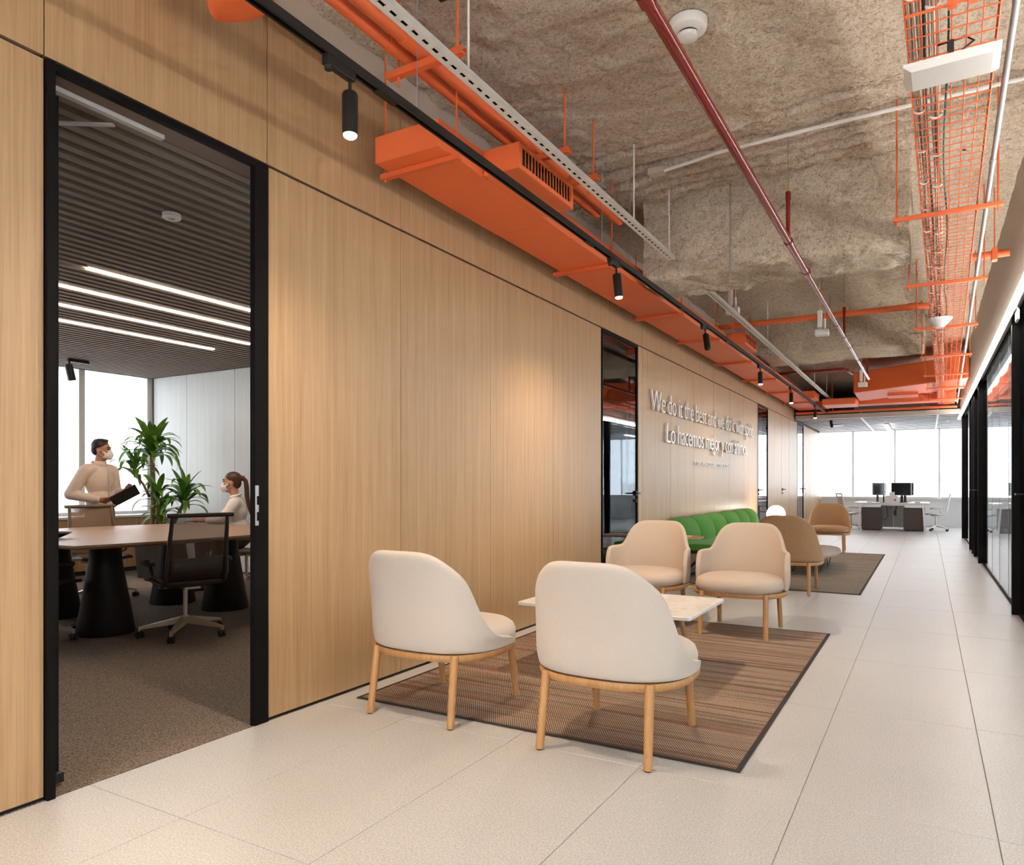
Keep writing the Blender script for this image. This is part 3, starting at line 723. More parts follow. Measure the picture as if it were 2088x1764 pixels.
# white access point panel under the tray
ap = thing('access_point', 'flat white panel hung under the cable tray', 'panel', (0.085, 3.44, ZT - 0.115), -0.0185)
mb = MB().grid([[(sx * (0.168 - d), sy * (0.10 - d * 0.6), z) for sx, sy in ((-1, -1), (1, -1), (1, 1), (-1, 1))] for d, z in ((0.0, 0.012), (0, 0.0), (0.028, -0.018))], closed_v=True)
mb.f.append((3, 2, 1, 0)); mb.f.append((8, 9, 10, 11))
add('plate', mb, 'white_paint', ap)
add('back_box', MB().box(-0.05, 0.04, -0.04, 0.04, 0.012, 0.03).box(-0.01, 0.01, -0.01, 0.01, 0.03, 0.112), 'black_plastic', ap)
add('lead', MB().tube([(0.02, 0, 0.05), (0.08, 0.02, 0.10), (0.05, 0.03, 0.13), (-0.05, 0.02, 0.118)], 0.0045, 6), 'black_plastic', ap, smooth=True)
sk = thing('speaker_cone', 'white cone shaped device hung under the cable tray', 'speaker', (0.115, 8.85, ZT - 0.12))
add('cone', MB().lathe([(0.04, -0.03), (0.045, -0.025), (0.115, 0.055), (0.12, 0.066), (0.02, 0.068)], 24), 'white_paint', sk, smooth='auto')
add('hook', MB().tube([(0, 0, 0.06), (0, 0, 0.118)], 0.008, 8), 'black_plastic', sk)
# smoke detector on the sprayed ceiling
sd = thing('smoke_detector', 'white round smoke detector on the sprayed ceiling beside the red pipe', 'detector', (-1.165, 4.0, ZC - 0.105))
add('dome', MB().lathe([(0.035, 0), (0.055, 0.012), (0.06, 0.03)], 28), 'white_paint', sd, smooth='auto')
add('vent_ring', MB().lathe([(0.053, 0.03), (0.053, 0.042)], 28), 'black_plastic', sd)
add('base', MB().lathe([(0.062, 0.042), (0.10, 0.055), (0.105, 0.07), (0.105, 0.105)], 28), 'white_paint', sd, smooth='auto')
# surface conduit and junction box on the ceiling
jc = thing('ceiling_conduit', 'thin pale conduit fixed across the sprayed ceiling', 'conduit', (0, 5.5, ZC - 0.06))
add('tube', MB().tube([(-1.85, 0.16, 0.0), (-1.55, 0.10, 0), (-1.4, 0.06, 0.0), (-0.7, 0.02, 0), (0.55, 0.0, 0)], 0.013, 8), 'white_paint', jc, smooth='auto')
add('junction_box', bx(-1.97, -1.84, 0.12, 0.21, -0.02, 0.03), 'gypsum', jc)
# thin white drop rods in front of the beams
for x, yy, z0 in ((-1.47, 6.3, 2.95), (-1.15, 10.7, 3.3)):
    tag(add('drop_rod', MB().tube([(x, yy, z0), (x, yy, 3.8)], 0.005, 6), 'galv'), 'thin grey drop rod %s' % ('in front of the first beam' if yy < 8 else 'between the two beams'), 'rod', 'thin ceiling rods')
# hanging emergency lights
def em_light(x, yy, z, lab):
    t = thing('emergency_light', lab, 'light', (x, yy, z), 0, 'white hanging emergency lights')
    add('lamp_box', bx(-0.075, 0.075, -0.05, 0.05, 0, 0.075), 'white_paint', t, bevel=0.008)
    add('bracket', MB().box(-0.035, -0.015, -0.02, 0.02, 0.075, 0.26).box(0.02, 0.04, -0.02, 0.02, 0.075, 0.20).box(-0.05, 0.0, -0.03, 0.03, 0.10, 0.30), 'white_paint', t, bevel=0.006)
    add('suspension_rod', MB().tube([(-0.025, 0, 0.28), (-0.025, 0, 3.8 - z)], 0.005, 6), 'white_paint', t)
    add('lead', MB().tube([(-0.02, 0, 0.28), (0.0, 0, 0.36), (0.03, 0, 0.30), (0.03, 0, 0.19)], 0.004, 5), 'cable_white', t)
em_light(-1.07, 9.15, 2.96, 'white hanging emergency light in front of the orange cross pipe')
em_light(-1.0, 14.3, 2.97, 'white hanging emergency light in front of the large orange duct')
em_light(-2.02, 8.8, 3.26, 'white hanging emergency light beside the perforated channel')

# ---- large orange ducts before the office
def rduct(poly, z0, z1, name, label):
    t = thing(name, label, 'duct', (poly[0][0], poly[0][1], z0))
    p2 = [(x - poly[0][0], y - poly[0][1]) for x, y in poly]
    add('duct_body', MB().prism(p2, 0, z1 - z0), 'orange_duct', t, bevel=0.02, seg=3)
    return t
t = rduct([(-1.31, 16.3), (0.64, 15.0), (0.64, 16.6), (-1.32, 17.95)], 3.10, 3.52, 'cross_duct', 'large angled orange duct crossing the ceiling before the office')
add('seam', MB().box(0, 1.9, -0.012, 0.0, -0.006, 0.386, Matrix.Translation((0.55, -0.36, 0)) @ Matrix.Rotation(math.radians(56), 4, 'Z')), 'orange', t)
add('grille_box', bx(0.60, 1.15, 0.45, 1.0, -0.05, 0.0), 'orange', t)
rduct([(-2.05, 18.3), (0.60, 18.3), (0.60, 18.75), (-2.05, 18.75)], 3.06, 3.23, 'cross_duct', 'flat orange duct behind the large angled duct')
rduct([(-2.05, 17.45), (-1.36, 17.45), (-1.36, 18.25), (-2.05, 18.25)], 3.0, 3.14, 'cross_duct', 'short flat orange duct joining the wall duct to the cross duct')
rduct([(-1.6, 19.9), (0.5, 19.9), (0.5, 20.5), (-1.6, 20.5)], 3.08, 3.25, 'galvanised_duct', 'pale grey duct above the office ceiling edge').children[0].data.materials[0] = M['galv']
for yy, z, lab in ((19.15, 3.0, 'red pipe crossing the corridor just before the office ceiling'), (18.95, 3.12, 'orange pipe crossing just behind the flat cross duct')):
    t = thing('cross_pipe', lab, 'pipe', (0, yy, z))
    add('pipe', MB().tube([(-2.85, 0, 0), (0.59, 0, 0)], 0.03, 10), 'orange', t, smooth='auto')
    for x in (-2.0, -0.6): add('hanger', MB().tube([(x, 0, 0.03), (x, 0, 3.8 - z)], 0.006, 6), 'orange', t)
# round ceiling speaker and linear lamp of the office
tag(add('ceiling_speaker', MB().lathe([(0.16, 0), (0.17, 0.012), (0.17, 0.022)], 28, (-2.15, 21.6, 2.838)), 'white_paint', smooth='auto'), 'round white fitting under the slatted office ceiling', 'fitting')
ol = thing('office_lamp', 'short white linear lamp under the slatted office ceiling', 'lamp', (-0.95, 22.6, 2.79))
add('housing', bx(-0.05, 0.05, -1.0, 1.0, 0.03, 0.06), 'white_paint', ol)
add('diffuser', bx(-0.045, 0.045, -1.0, 1.0, 0, 0.029), 'led_office', ol)
for yy in (-0.9, 0.9): add('suspension_wire', MB().tube([(0, yy, 0.06), (0, yy, 0.075)], 0.004, 5), 'galv', ol)
tag(add('ceiling_sensor', MB().lathe([(0.02, 0), (0.04, 0.01), (0.045, 0.02)], 16, (0.45, 21.4, 2.84)), 'white_paint', smooth='auto'), 'tiny white sensor under the slatted office ceiling', 'sensor')

eb = thing('sign_box', 'small white emergency box under the linear lamp at the near black post', 'sign', (0.668, 7.45, 2.60))
add('case', bx(-0.012, 0.006, -0.09, 0.09, 0, 0.085), 'white_paint', eb, bevel=0.004)
add('bracket', bx(-0.004, 0.004, -0.02, 0.02, 0.085, 0.114), 'white_paint', eb)
tag(add('black_strut', MB().box(-0.12, 0.12, -0.02, 0.02, 0, 0.012).box(-0.12, 0.12, -0.02, -0.016, 0.012, 0.04).box(-0.12, 0.12, 0.016, 0.02, 0.012, 0.04).tube([(-0.09, 0, 0.01), (-0.09, 0, 0.14)], 0.006, 6).tube([(0.09, 0, 0.01), (0.09, 0, 0.14)], 0.006, 6), 'black_plastic', loc=(-2.06, 3.02, 3.70)), 'short black strut against the ceiling above the perforated channel', 'strut')
# ================================================================== LOUNGE FURNITURE
def interp(tab, x):
    if x <= tab[0][0]: return tab[0][1]
    for k in range(len(tab) - 1):
        (a, va), (b_, vb) = tab[k], tab[k + 1]
        if x <= b_:
            # catmull-rom for a soft line
            p0 = tab[k - 1][1] if k else va; p3 = tab[k + 2][1] if k + 2 < len(tab) else vb
            t = (x - a) / (b_ - a)
            return 0.5 * ((2 * va) + (-p0 + vb) * t + (2 * p0 - 5 * va + 4 * vb - p3) * t * t + (-p0 + 3 * va - 3 * vb + p3) * t ** 3)
    return tab[-1][1]
def sup(a, hw, hd, n=2.6):
    s_, c_ = math.sin(a), math.cos(a)
    return (math.copysign(abs(s_) ** (2 / n), s_) * hw, -math.copysign(abs(c_) ** (2 / n), c_) * hd)
H_SIDE = [(0, .870), (15, .868), (25, .853), (35, .820), (45, .776), (52, .736), (57, .680), (62, .605), (67, .540), (73, .490), (80, .446), (90, .410), (105, .385), (120, .362)]
H_ARM = [(0, .872), (20, .868), (30, .848), (38, .812), (44, .762), (49, .706), (54, .668), (60, .655), (70, .653), (84, .650), (88.5, .638), (91, .600), (92, .50)]
def lounge_chair(fab, arms):
    t = thing('lounge_chair', '', 'chair')
    tab = H_ARM if arms else H_SIDE; amax = tab[-1][0]
    rows = []; NU, NV = 72, 9
    for i in range(NU + 1):
        adeg = -amax + 2 * amax * i / NU
        # ease the sampling at the ends
        a = math.radians(adeg); h_ = interp(tab, abs(adeg)); r = []
        for j in range(NV + 1):
            z = 0.352 + (h_ - 0.352) * j / NV
            tt = max(0, (z - 0.36) / 0.5); k = 0.965 + 0.035 * ss(0.352, 0.44, z)
            x, y = sup(a, 0.378 * k, 0.350 * k)
            back = max(0, math.cos(a))
            r.append((x * (1 - 0.02 * tt), y - 0.075 * tt * tt * back - 0.01 * tt, z))
        rows.append(r)
    sh = add('backrest', MB().grid(rows), fab, t, smooth=True)
    md = sh.modifiers.new('thick', 'SOLIDIFY'); md.thickness = 0.038; md.offset = -1
    subd(sh, 2)
    prof = [(0.55, .350), (.93, .352), (.995, .372), (1.0, .405), (.965, .438), (.88, .458), (.70, .470), (.40, .476), (.05, .478)]
    rows = []
    for s_, z in prof:
        rows.append([(sup(2 * PI * q / 40, 0.345 * s_, 0.350 * s_)[0], sup(2 * PI * q / 40, 0.345 * s_, 0.350 * s_)[1] + 0.024, z) for q in range(40)])
    mb = MB().grid(rows, closed_v=True); mb.f.append(tuple(len(mb.v) - 40 + q for q in range(40))); mb.f.append(tuple(reversed(range(40))))
    add('seat_cushion', mb, fab, t, smooth=True)
    ring = []
    for q in range(48):
        a = 2 * PI * q / 48; ring.append([(sup(a, 0.358 + o, 0.330 + o)[0], sup(a, 0.358 + o, 0.330 + o)[1], z) for o, z in ((0.002, .352), (0.006, .340), (0.004, .326), (-0.004, .316), (-0.03, .316), (-0.034, .352))])
    add('seat_frame', MB().grid(ring, closed_u=True, closed_v=True), 'oak_leg', t, smooth='auto')
    for sx in (-1, 1):
        for sy in (-1, 1):
            l = add('leg', MB().tube([(sx * 0.247, sy * 0.277, 0.352), (sx * 0.256, sy * 0.327, 0.004)], [0.0215, 0.0185], 14), 'oak_leg', t, smooth='auto')
            add('glide', MB().tube([(sx * 0.256, sy * 0.327, 0.006), (sx * 0.256, sy * 0.327, 0.0)], 0.0135, 10), 'black_plastic', l)
    return t
cream = lounge_chair('fabric_cream', False); sand = lounge_chair('fabric_sand', True); tan = lounge_chair('fabric_tan', False)
def put(proto, x, y, rz, label, group, first):
    o = proto if first else copy_tree(proto)
    o.location = (x, y, 0); o.rotation_euler = (0, 0, rz); o['label'] = label; o['group'] = group
put(cream, -2.285, 3.235, 0.0, 'cream lounge chair beside the oak wall with its back to the camera', 'cream lounge chairs', True)
put(cream, -1.270, 3.222, 0.0, 'cream lounge chair in the foreground on the rug corner nearest the camera', 'cream lounge chairs', False)
put(sand, -2.155, 6.09, PI, 'beige armchair by the tall dark glass door facing the marble table', 'beige armchairs', True)
put(sand, -1.33, 6.085, PI, 'beige armchair at the far right end of the brown rug', 'beige armchairs', False)
put(tan, -1.37, 8.715, 0.0, 'tan lounge chair with its back to the camera on the grey rug', 'tan lounge chairs', True)
put(tan, -1.55, 14.2, PI + 0.06, 'tan lounge chair facing the camera at the far end of the grey rug', 'tan lounge chairs', False)

# ---- rugs
def rug(x0, x1, y0, y1, m, label):
    t = thing('rug', label, 'rug', ((x0 + x1) / 2, (y0 + y1) / 2, 0.0005)); w, l = (x1 - x0) / 2, (y1 - y0) / 2; e = 0.022
    add('weave', bx(-w + e, w - e, -l + e, l - e, 0, 0.006), m, t)
    for a in (-1, 1):
        add('binding', bx(-w, w, min(a * l, a * (l - e)), max(a * l, a * (l - e)), 0, 0.0068), 'rug_edge', t, bevel=0.002)
        add('binding', bx(min(a * w, a * (w - e)), max(a * w, a * (w - e)), -l + e, l - e, 0, 0.0068), 'rug_edge', t, bevel=0.002)
rug(-2.785, -0.675, 3.07, 6.295, 'rug_brown', 'dark brown woven rug with beige flecks under the marble table')
rug(-2.78, -0.63, 8.71, 14.03, 'rug_grey', 'grey brown woven rug under the low oval table')

# ---- marble coffee table
ct = thing('coffee_table', 'rectangular coffee table with white marble top among the cream and beige chairs', 'table', (-1.797, 4.61, 0.0))
c_ = 0.03; hx, hy_ = 0.588, 0.42
def rrect(hx, hy_, c, n=5):
    out = []
    for cx_, cy_, a0 in ((hx - c, hy_ - c, 0), (-hx + c, hy_ - c, PI / 2), (-hx + c, -hy_ + c, PI), (hx - c, -hy_ + c, 3 * PI / 2)):
        for k in range(n + 1): out.append((cx_ + c * math.cos(a0 + PI / 2 * k / n), cy_ + c * math.sin(a0 + PI / 2 * k / n)))
    return out
add('table_top', MB().prism(rrect(hx, hy_, 0.03), 0.397, 0.42), 'marble', ct, bevel=0.004)
add('under_frame', MB().box(-0.50, 0.50, -0.30, -0.27, 0.383, 0.397).box(-0.50, 0.50, 0.27, 0.30, 0.383, 0.397).box(-0.50, -0.47, -0.27, 0.27, 0.383, 0.397).box(0.47, 0.50, -0.27, 0.27, 0.383, 0.397), 'black_metal', ct)
for sx in (-1, 1):
    for sy in (-1, 1):
        l = add('leg', MB().tube([(sx * 0.32, sy * 0.21, 0.385), (sx * 0.39, sy * 0.27, 0.008)], [0.019, 0.014], 12), 'oak_low', ct, smooth='auto')
        add('brace', MB().tube([(sx * 0.22, sy * 0.21, 0.383), (sx * 0.343, sy * 0.23, 0.26)], 0.006, 6), 'black_metal', l)

# ---- green bench sofa in two units
def sofa(y0, n, pw, label):
    Lu = n * pw
    t = thing('bench_sofa', label, 'sofa', (-2.90, y0, 0.0), 0, 'green sofa units')
    for k in range(n):
        rows = []
        for i in range(15):
            v = -1 + 2 * i / 14; y = k * pw + pw * (i / 14)
            e = 0.075 * abs(v) ** 4; g = 1 - 0.12 * v * v
            sec = []
            for j in range(15):
                a = PI / 2 * j / 14
                sec.append((0.05 + (0.225 * g) * math.sin(a) ** 0.85 - e * 0.7, y, 0.46 + (0.325 - e * 0.5) * math.cos(a) ** 0.85))
            sec.append((0.24 * g - e, y, 0.44)); sec.append((0.03, y, 0.44)); sec.append((0.03, y, 0.60)); sec.append((0.03, y, 0.76 - e))
            rows.append(sec)
        mb = MB().grid(rows, closed_v=True); c0 = len(rows[0])
        mb.f.append(tuple(range(c0))); mb.f.append(tuple(len(mb.v) - c0 + q for q in reversed(range(c0))))
        add('back_pad', mb, 'fabric_green', t, smooth='auto')
    add('back_board', bx(0.0, 0.028, 0.0, Lu, 0.40, 0.745), 'oak_leg', t)
    rows = []
    for i in range(2):
        y = Lu * i
        rows.append([(0.05, y, .375), (0.62, y, .375), (0.675, y, .388), (0.70, y, .412), (0.69, y, .438), (0.655, y, .453), (0.40, y, .460), (0.05, y, .455)])
    mb = MB().grid(rows, closed_v=True); mb.f.append(tuple(range(8))); mb.f.append(tuple(range(15, 7, -1)))
    add('seat', mb, 'fabric_green', t, bevel=0.012, seg=3)
    add('seat_base', bx(0.06, 0.62, 0.03, Lu - 0.03, 0.335, 0.374), 'chair_dark', t)
    for y in (0.28, Lu - 0.28):
        add('leg', MB().tube([(0.34, y, 0.34), (0.34, y, 0.24)], 0.022, 8).tube([(0.34, y, 0.25), (0.09, y, 0.01)], [0.022, 0.016], 8).tube([(0.34, y, 0.25), (0.58, y, 0.01)], [0.022, 0.016], 8), 'chair_dark', t, smooth='auto')
sofa(9.03, 3, 0.785, 'green channel-back bench sofa unit nearest the beige armchairs')
sofa(11.52, 3, 0.735, 'green channel-back bench sofa unit nearest the globe lamp')

# ---- small round side table with a paper
st = thing('side_table', 'small round wooden side table in front of the green sofa', 'table', (-2.575, 8.50, 0.0))
add('table_top', MB().lathe([(0.265, 0.57), (0.28, 0.576), (0.28, 0.584), (0.275, 0.588)], 36), 'oak_leg', st, smooth='auto')
add('pole', MB().tube([(0, 0, 0.012), (0, 0, 0.57)], 0.014, 12), 'black_metal', st, smooth='auto')
add('foot_plate', MB().lathe([(0.175, 0.0), (0.175, 0.010), (0.17, 0.013)], 36), 'brass', st, smooth='auto')
tag(add('magazine', bx(-0.10, 0.07, -0.10, 0.12, 0, 0.006), 'paper', loc=(-2.50, 8.48, 0.589), rot=(0, 0, 0.3)), 'white magazine lying on the round side table', 'magazine')

# ---- globe lamp
gl = thing('globe_lamp', 'glowing white globe floor lamp beside the green sofa', 'lamp', (-2.48, 14.30, 0.0))
add('globe', MB().lathe([(0.168 * math.sin(PI * k / 16) + 0.001, 0.655 - 0.168 * math.cos(PI * k / 16)) for k in range(17)], 32), 'globe_glow', gl, smooth=True)
add('stem', MB().tube([(0, 0, 0.02), (0, 0, 0.50)], 0.012, 10), 'brass', gl, smooth='auto')
add('foot_plate', MB().lathe([(0.13, 0), (0.13, 0.016), (0.12, 0.02)], 28), 'brass', gl, smooth='auto')

# ---- long oval low table on wire bases
et = thing('oval_table', 'long oval low table with grey top and wire legs on the grey rug', 'table', (-1.45, 11.2, 0.007))
el = lambda s_: [(0.375 * s_ * math.cos(a), 1.13 * s_ * math.sin(a)) for a in [2 * PI * k / 64 for k in range(64)]]
add('table_top', MB().prism(el(0.995), 0.240, 0.252), 'grey_lam', et)
add('top_edge', MB().prism(el(1.0), 0.222, 0.2395), 'oak_low', et)
for y in (-0.52, 0.52):
    f = MB()
    for sx in (-1, 1):
        x = sx * 0.17
        f.tube([(x - 0.02, y - 0.13, 0.222), (x, y - 0.10, 0.004), (x, y + 0.10, 0.004), (x + 0.0, y + 0.13, 0.222)], 0.004, 5)
        f.tube([(x - 0.05, y - 0.06, 0.222), (x, y - 0.06, 0.004)], 0.0035, 5).tube([(x + 0.05, y + 0.06, 0.222), (x, y + 0.06, 0.004)], 0.0035, 5)
    f.tube([(-0.17, y - 0.05, 0.06), (0.17, y + 0.05, 0.20)], 0.0035, 5).tube([(-0.17, y + 0.05, 0.20), (0.17, y - 0.05, 0.06)], 0.0035, 5)
    add('wire_base', f, 'black_metal', et)

# ---- raised lettering on the oak wall
def lettering(body, y0, y1, z_base, cap, label, depth, thin, mname):
    cu = bpy.data.curves.new('tmp_text', 'FONT'); cu.body = body; cu.extrude = 0.5 * depth; cu.size = 1.0; cu.offset = thin
    cu.resolution_u = 4; cu.space_character = 0.94
    tmp = bpy.data.objects.new('tmp_text', cu); col.objects.link(tmp)
    dg = bpy.context.evaluated_depsgraph_get(); me = bpy.data.meshes.new_from_object(tmp.evaluated_get(dg))
    vs = [v.co.copy() for v in me.vertices]; fs = [tuple(p.vertices) for p in me.polygons]
    par = list(range(len(vs)))
    def find(a):
        while par[a] != a: par[a] = par[par[a]]; a = par[a]
        return a
    keys = {}
    for i, v in enumerate(vs):
        k = (round(v.x, 4), round(v.y, 4), round(v.z, 4))
        if k in keys: par[find(i)] = find(keys[k])
        else: keys[k] = i
    for f in fs:
        for q in f[1:]: par[find(q)] = find(f[0])
    isl = {}
    for i in range(len(vs)): isl.setdefault(find(i), []).append(i)
    spans = sorted([(min(vs[i].x for i in g), max(vs[i].x for i in g), r) for r, g in isl.items()])
    groups = []
    for a, b_, r in spans:
        if groups and a < groups[-1][1] - 0.012: groups[-1][1] = max(groups[-1][1], b_); groups[-1][2].add(r)
        else: groups.append([a, b_, {r}])
    x0 = spans[0][0]; x1 = max(s[1] for s in spans)
    hcap = max(v.y for v in vs if v.x < x0 + 0.5); sx = (y1 - y0) / (x1 - x0); sz = cap / hcap
    t = thing('wall_lettering', label, 'lettering', (W, y0, z_base))
    for a, b_, rs in groups:
        idx = [i for i in range(len(vs)) if find(i) in rs]; mp = {o: k for k, o in enumerate(idx)}
        mb = MB(); mb.v = [(vs[i].z + depth * 0.5 + 0.010, (vs[i].x - x0) * sx, vs[i].y * sz) for i in idx]
        mb.f = [tuple(mp[q] for q in f) for f in fs if f[0] in mp]
        add('letter', mb, mname, t)
    bpy.data.objects.remove(tmp); bpy.data.curves.remove(cu); bpy.data.meshes.remove(me)
lettering('We do it the best and we do it with spirit.', 8.36, 14.22, 2.115, 0.25, 'upper English line of raised metal lettering on the oak wall', 0.024, -0.014, 'letter_metal')
lettering('Lo hacemos mejor y con \u00e1nimo.', 8.96, 13.62, 1.748, 0.25, 'lower Spanish line of raised metal lettering on the oak wall', 0.024, -0.014, 'letter_metal')
lettering('T.SSI. ANCES:SEETTUOLSEX.', 10.24, 12.40, 1.497, 0.05, 'tiny line of raised lettering below the two large lines', 0.012, -0.006, 'brushed')
# ================================================================== MEETING ROOM
struct(add('floor_carpet', bx(-10.2, -2.918, -1.5, 6.75, -0.1, -0.001), 'carpet'), 'brown grey meeting room carpet')
mc = struct(add('ceiling_meeting', bx(-10.2, -3.03, -1.5, 6.75, 2.93, 2.99), 'black_plastic'), 'dark slatted meeting room ceiling')
sm = mesh_of('slat', bx(-0.026, 0.026, -1.45, 6.64, 2.80, 2.85), 'felt_slat')
for k in range(65): link('slat', sm, mc, (-3.10 - 0.107 * k, 0, 0))
wf = struct(add('wall_meeting_far', bx(-10.2, -3.03, 6.68, 6.78, 0, 2.95), 'black_plastic'), 'pale panelled end wall of the meeting room')
xj = [-10.05, -9.277, -8.245, -7.213, -6.18, -5.15, -4.12, -3.06]
for a, b_ in zip(xj, xj[1:]): add('panel', bx(a + 0.004, b_ - 0.004, 6.655, 6.68, 0.02, 2.80), 'pale_panel', wf)
struct(add('wall_meeting_near', bx(-10.2, -3.03, -1.6, -1.5, 0, 2.95), 'oak_low'))
struct(add('wall_meeting_inner', bx(-3.04, -3.031, 2.56, 6.68, 0, 2.93), 'pale_panel'))
struct(add('wall_outer', MB().box(-10.3, -10.1, -1.5, 6.78, 0, 0.78).box(-10.3, -10.1, -1.5, 6.78, 2.8, 2.95), 'white_plaster'))
struct(add('trim_5', bx(-10.1, -9.66, -1.5, 6.655, 0.755, 0.785), 'white_paint'), 'white sill above the low oak cabinets')
for k in range(6):
    a = 6.64 - 0.452 * (k + 1)
    if a < -1.5: break
    cb = thing('low_cabinet', 'low oak cabinet under the meeting room window, %s counted from the plant corner' % ('first', 'second', 'third', 'fourth', 'fifth', 'sixth')[k], 'cabinet', (-9.88, a + 0.226, 0), 0, 'low oak cabinets under the window')
    add('body', bx(-0.21, 0.17, -0.226, 0.226, 0.06, 0.754), 'oak_low', cb)
    add('cabinet_door', bx(0.171, 0.19, -0.223, 0.223, 0.065, 0.75), 'oak_low', cb)
    add('plinth', bx(-0.2, 0.15, -0.226, 0.226, 0, 0.06), 'black_plastic', cb)
ys = [-1.5, -0.4, 0.75, 1.93, 3.10, 4.35, 5.62, 6.62]
for k, (a, b_) in enumerate(zip(ys, ys[1:])):
    wn = struct(add('window_%d' % (30 + k), bx(-10.2, -10.09, b_ - 0.04, b_ + 0.04, 0.785, 2.8), 'white_paint'))
    add('pane', bx(-10.15, -10.14, a + 0.045, b_ - 0.045, 0.79, 2.8), 'glass_solar', wn)
    add('lower_rail', bx(-10.17, -10.10, a + 0.045, b_ - 0.045, 0.785, 0.83), 'white_paint', wn)
# pale tower blocks far outside
for (x, y, w, d, h, lab) in ((-75, 38, 9, 12, 17, 'hazy pale tower block seen through the window behind the plant'), (-62, 29.5, 8, 6, 40, 'hazy pale tower block at the left edge of the window')):
    t = thing('tower_block', lab, 'building', (x, y, -20), 0, 'hazy buildings outside')
    add('block', bx(-w / 2, w / 2, -d / 2, d / 2, 0, h + 12), 'building', t)
    n = int((h + 12) / 3.2)
    for k in range(n): add('window_band', bx(w / 2, w / 2 + 0.06, -d / 2 + 0.6, d / 2 - 0.6, 1.2 + 3.2 * k, 2.8 + 3.2 * k), 'building_glass', t)
# lines of light in the slats
for x, lab in ((-5.34, 'first'), (-5.98, 'second'), (-6.62, 'third'), (-7.25, 'fourth')):
    t = thing('line_lamp', 'warm line of light in the slatted ceiling, %s from the door' % lab, 'lamp', (x, 4.28, 2.79), 0, 'meeting room line lamps')
    add('housing', bx(-0.022, 0.022, -1.28, 1.28, 0.012, 0.05), 'white_paint', t)
    add('diffuser', bx(-0.02, 0.02, -1.27, 1.27, 0, 0.0115), 'led_room', t)
t = thing('motion_sensor', 'small white round sensor on the slatted meeting room ceiling', 'sensor', (-3.86, 2.67, 2.772))
add('ring', MB().lathe([(0.045, 0), (0.052, 0.006), (0.052, 0.028)], 24), 'white_paint', t, smooth='auto')
add('lens', MB().lathe([(0.006, -0.006), (0.018, -0.002), (0.02, 0.0)], 16), 'panel_grey', t, smooth='auto')
t = thing('room_spotlight', 'small black spotlight on the slatted ceiling by the meeting room window', 'spotlight', (-9.35, 5.05, 2.795))
add('adapter', bx(-0.02, 0.02, -0.02, 0.24, -0.035, 0.0), 'black_metal', t)
add('stem', MB().tube([(0, 0, -0.03), (0, 0, -0.09)], 0.012, 8), 'black_metal', t)
add('lamp_head', MB().tube([(0, -0.01, -0.07), (0.0, 0.035, -0.27)], 0.045, 16), 'black_metal', t, smooth='auto')

# ---- boat shaped table on four cones
mt = thing('meeting_table', 'large pale wood meeting table on dark cone bases', 'table', (-6.3, 4.08, 0))
poly = [(-5.24, 2.87), (-5.12, 3.5), (-5.10, 4.1), (-5.12, 4.7), (-5.24, 5.28), (-6.3, 5.31), (-7.12, 5.24), (-7.40, 5.02), (-7.53, 4.3), (-7.53, 3.7), (-7.40, 3.0), (-6.9, 2.86), (-6.1, 2.82)]
poly = [(x + 6.3, y - 4.08) for x, y in poly]
add('table_top', MB().prism(poly, 0.752, 0.77), 'table_wood', mt, bevel=0.003)
inn = [(x * 0.955, y * 0.955) for x, y in poly]
mb = MB(); n = len(poly); mb.grid([[(x, y, 0.733) for x, y in inn], [(x, y, 0.7515) for x, y in poly]], closed_v=True); mb.f.append(tuple(reversed(range(n))))
add('top_edge', mb, 'oak_low', mt)
for x, y in ((-5.80, 3.42), (-6.72, 4.66), (-5.95, 4.69), (-6.90, 3.60)):
    add('cone_base', MB().lathe([(0.215, 0.0), (0.218, 0.01), (0.125, 0.56), (0.118, 0.65), (0.118, 0.733)], 36, (x + 6.3, y - 4.08, 0)), 'cone_dark', mt, smooth='auto')
tag(add('dish', MB().lathe([(0.05, 0), (0.07, 0.008), (0.15, 0.045), (0.145, 0.048), (0.06, 0.014), (0.02, 0.012)], 28, (-6.15, 3.18, 0.7705)), 'cone_dark', smooth='auto'), 'dark shallow dish on the meeting table at the door frame edge', 'dish')

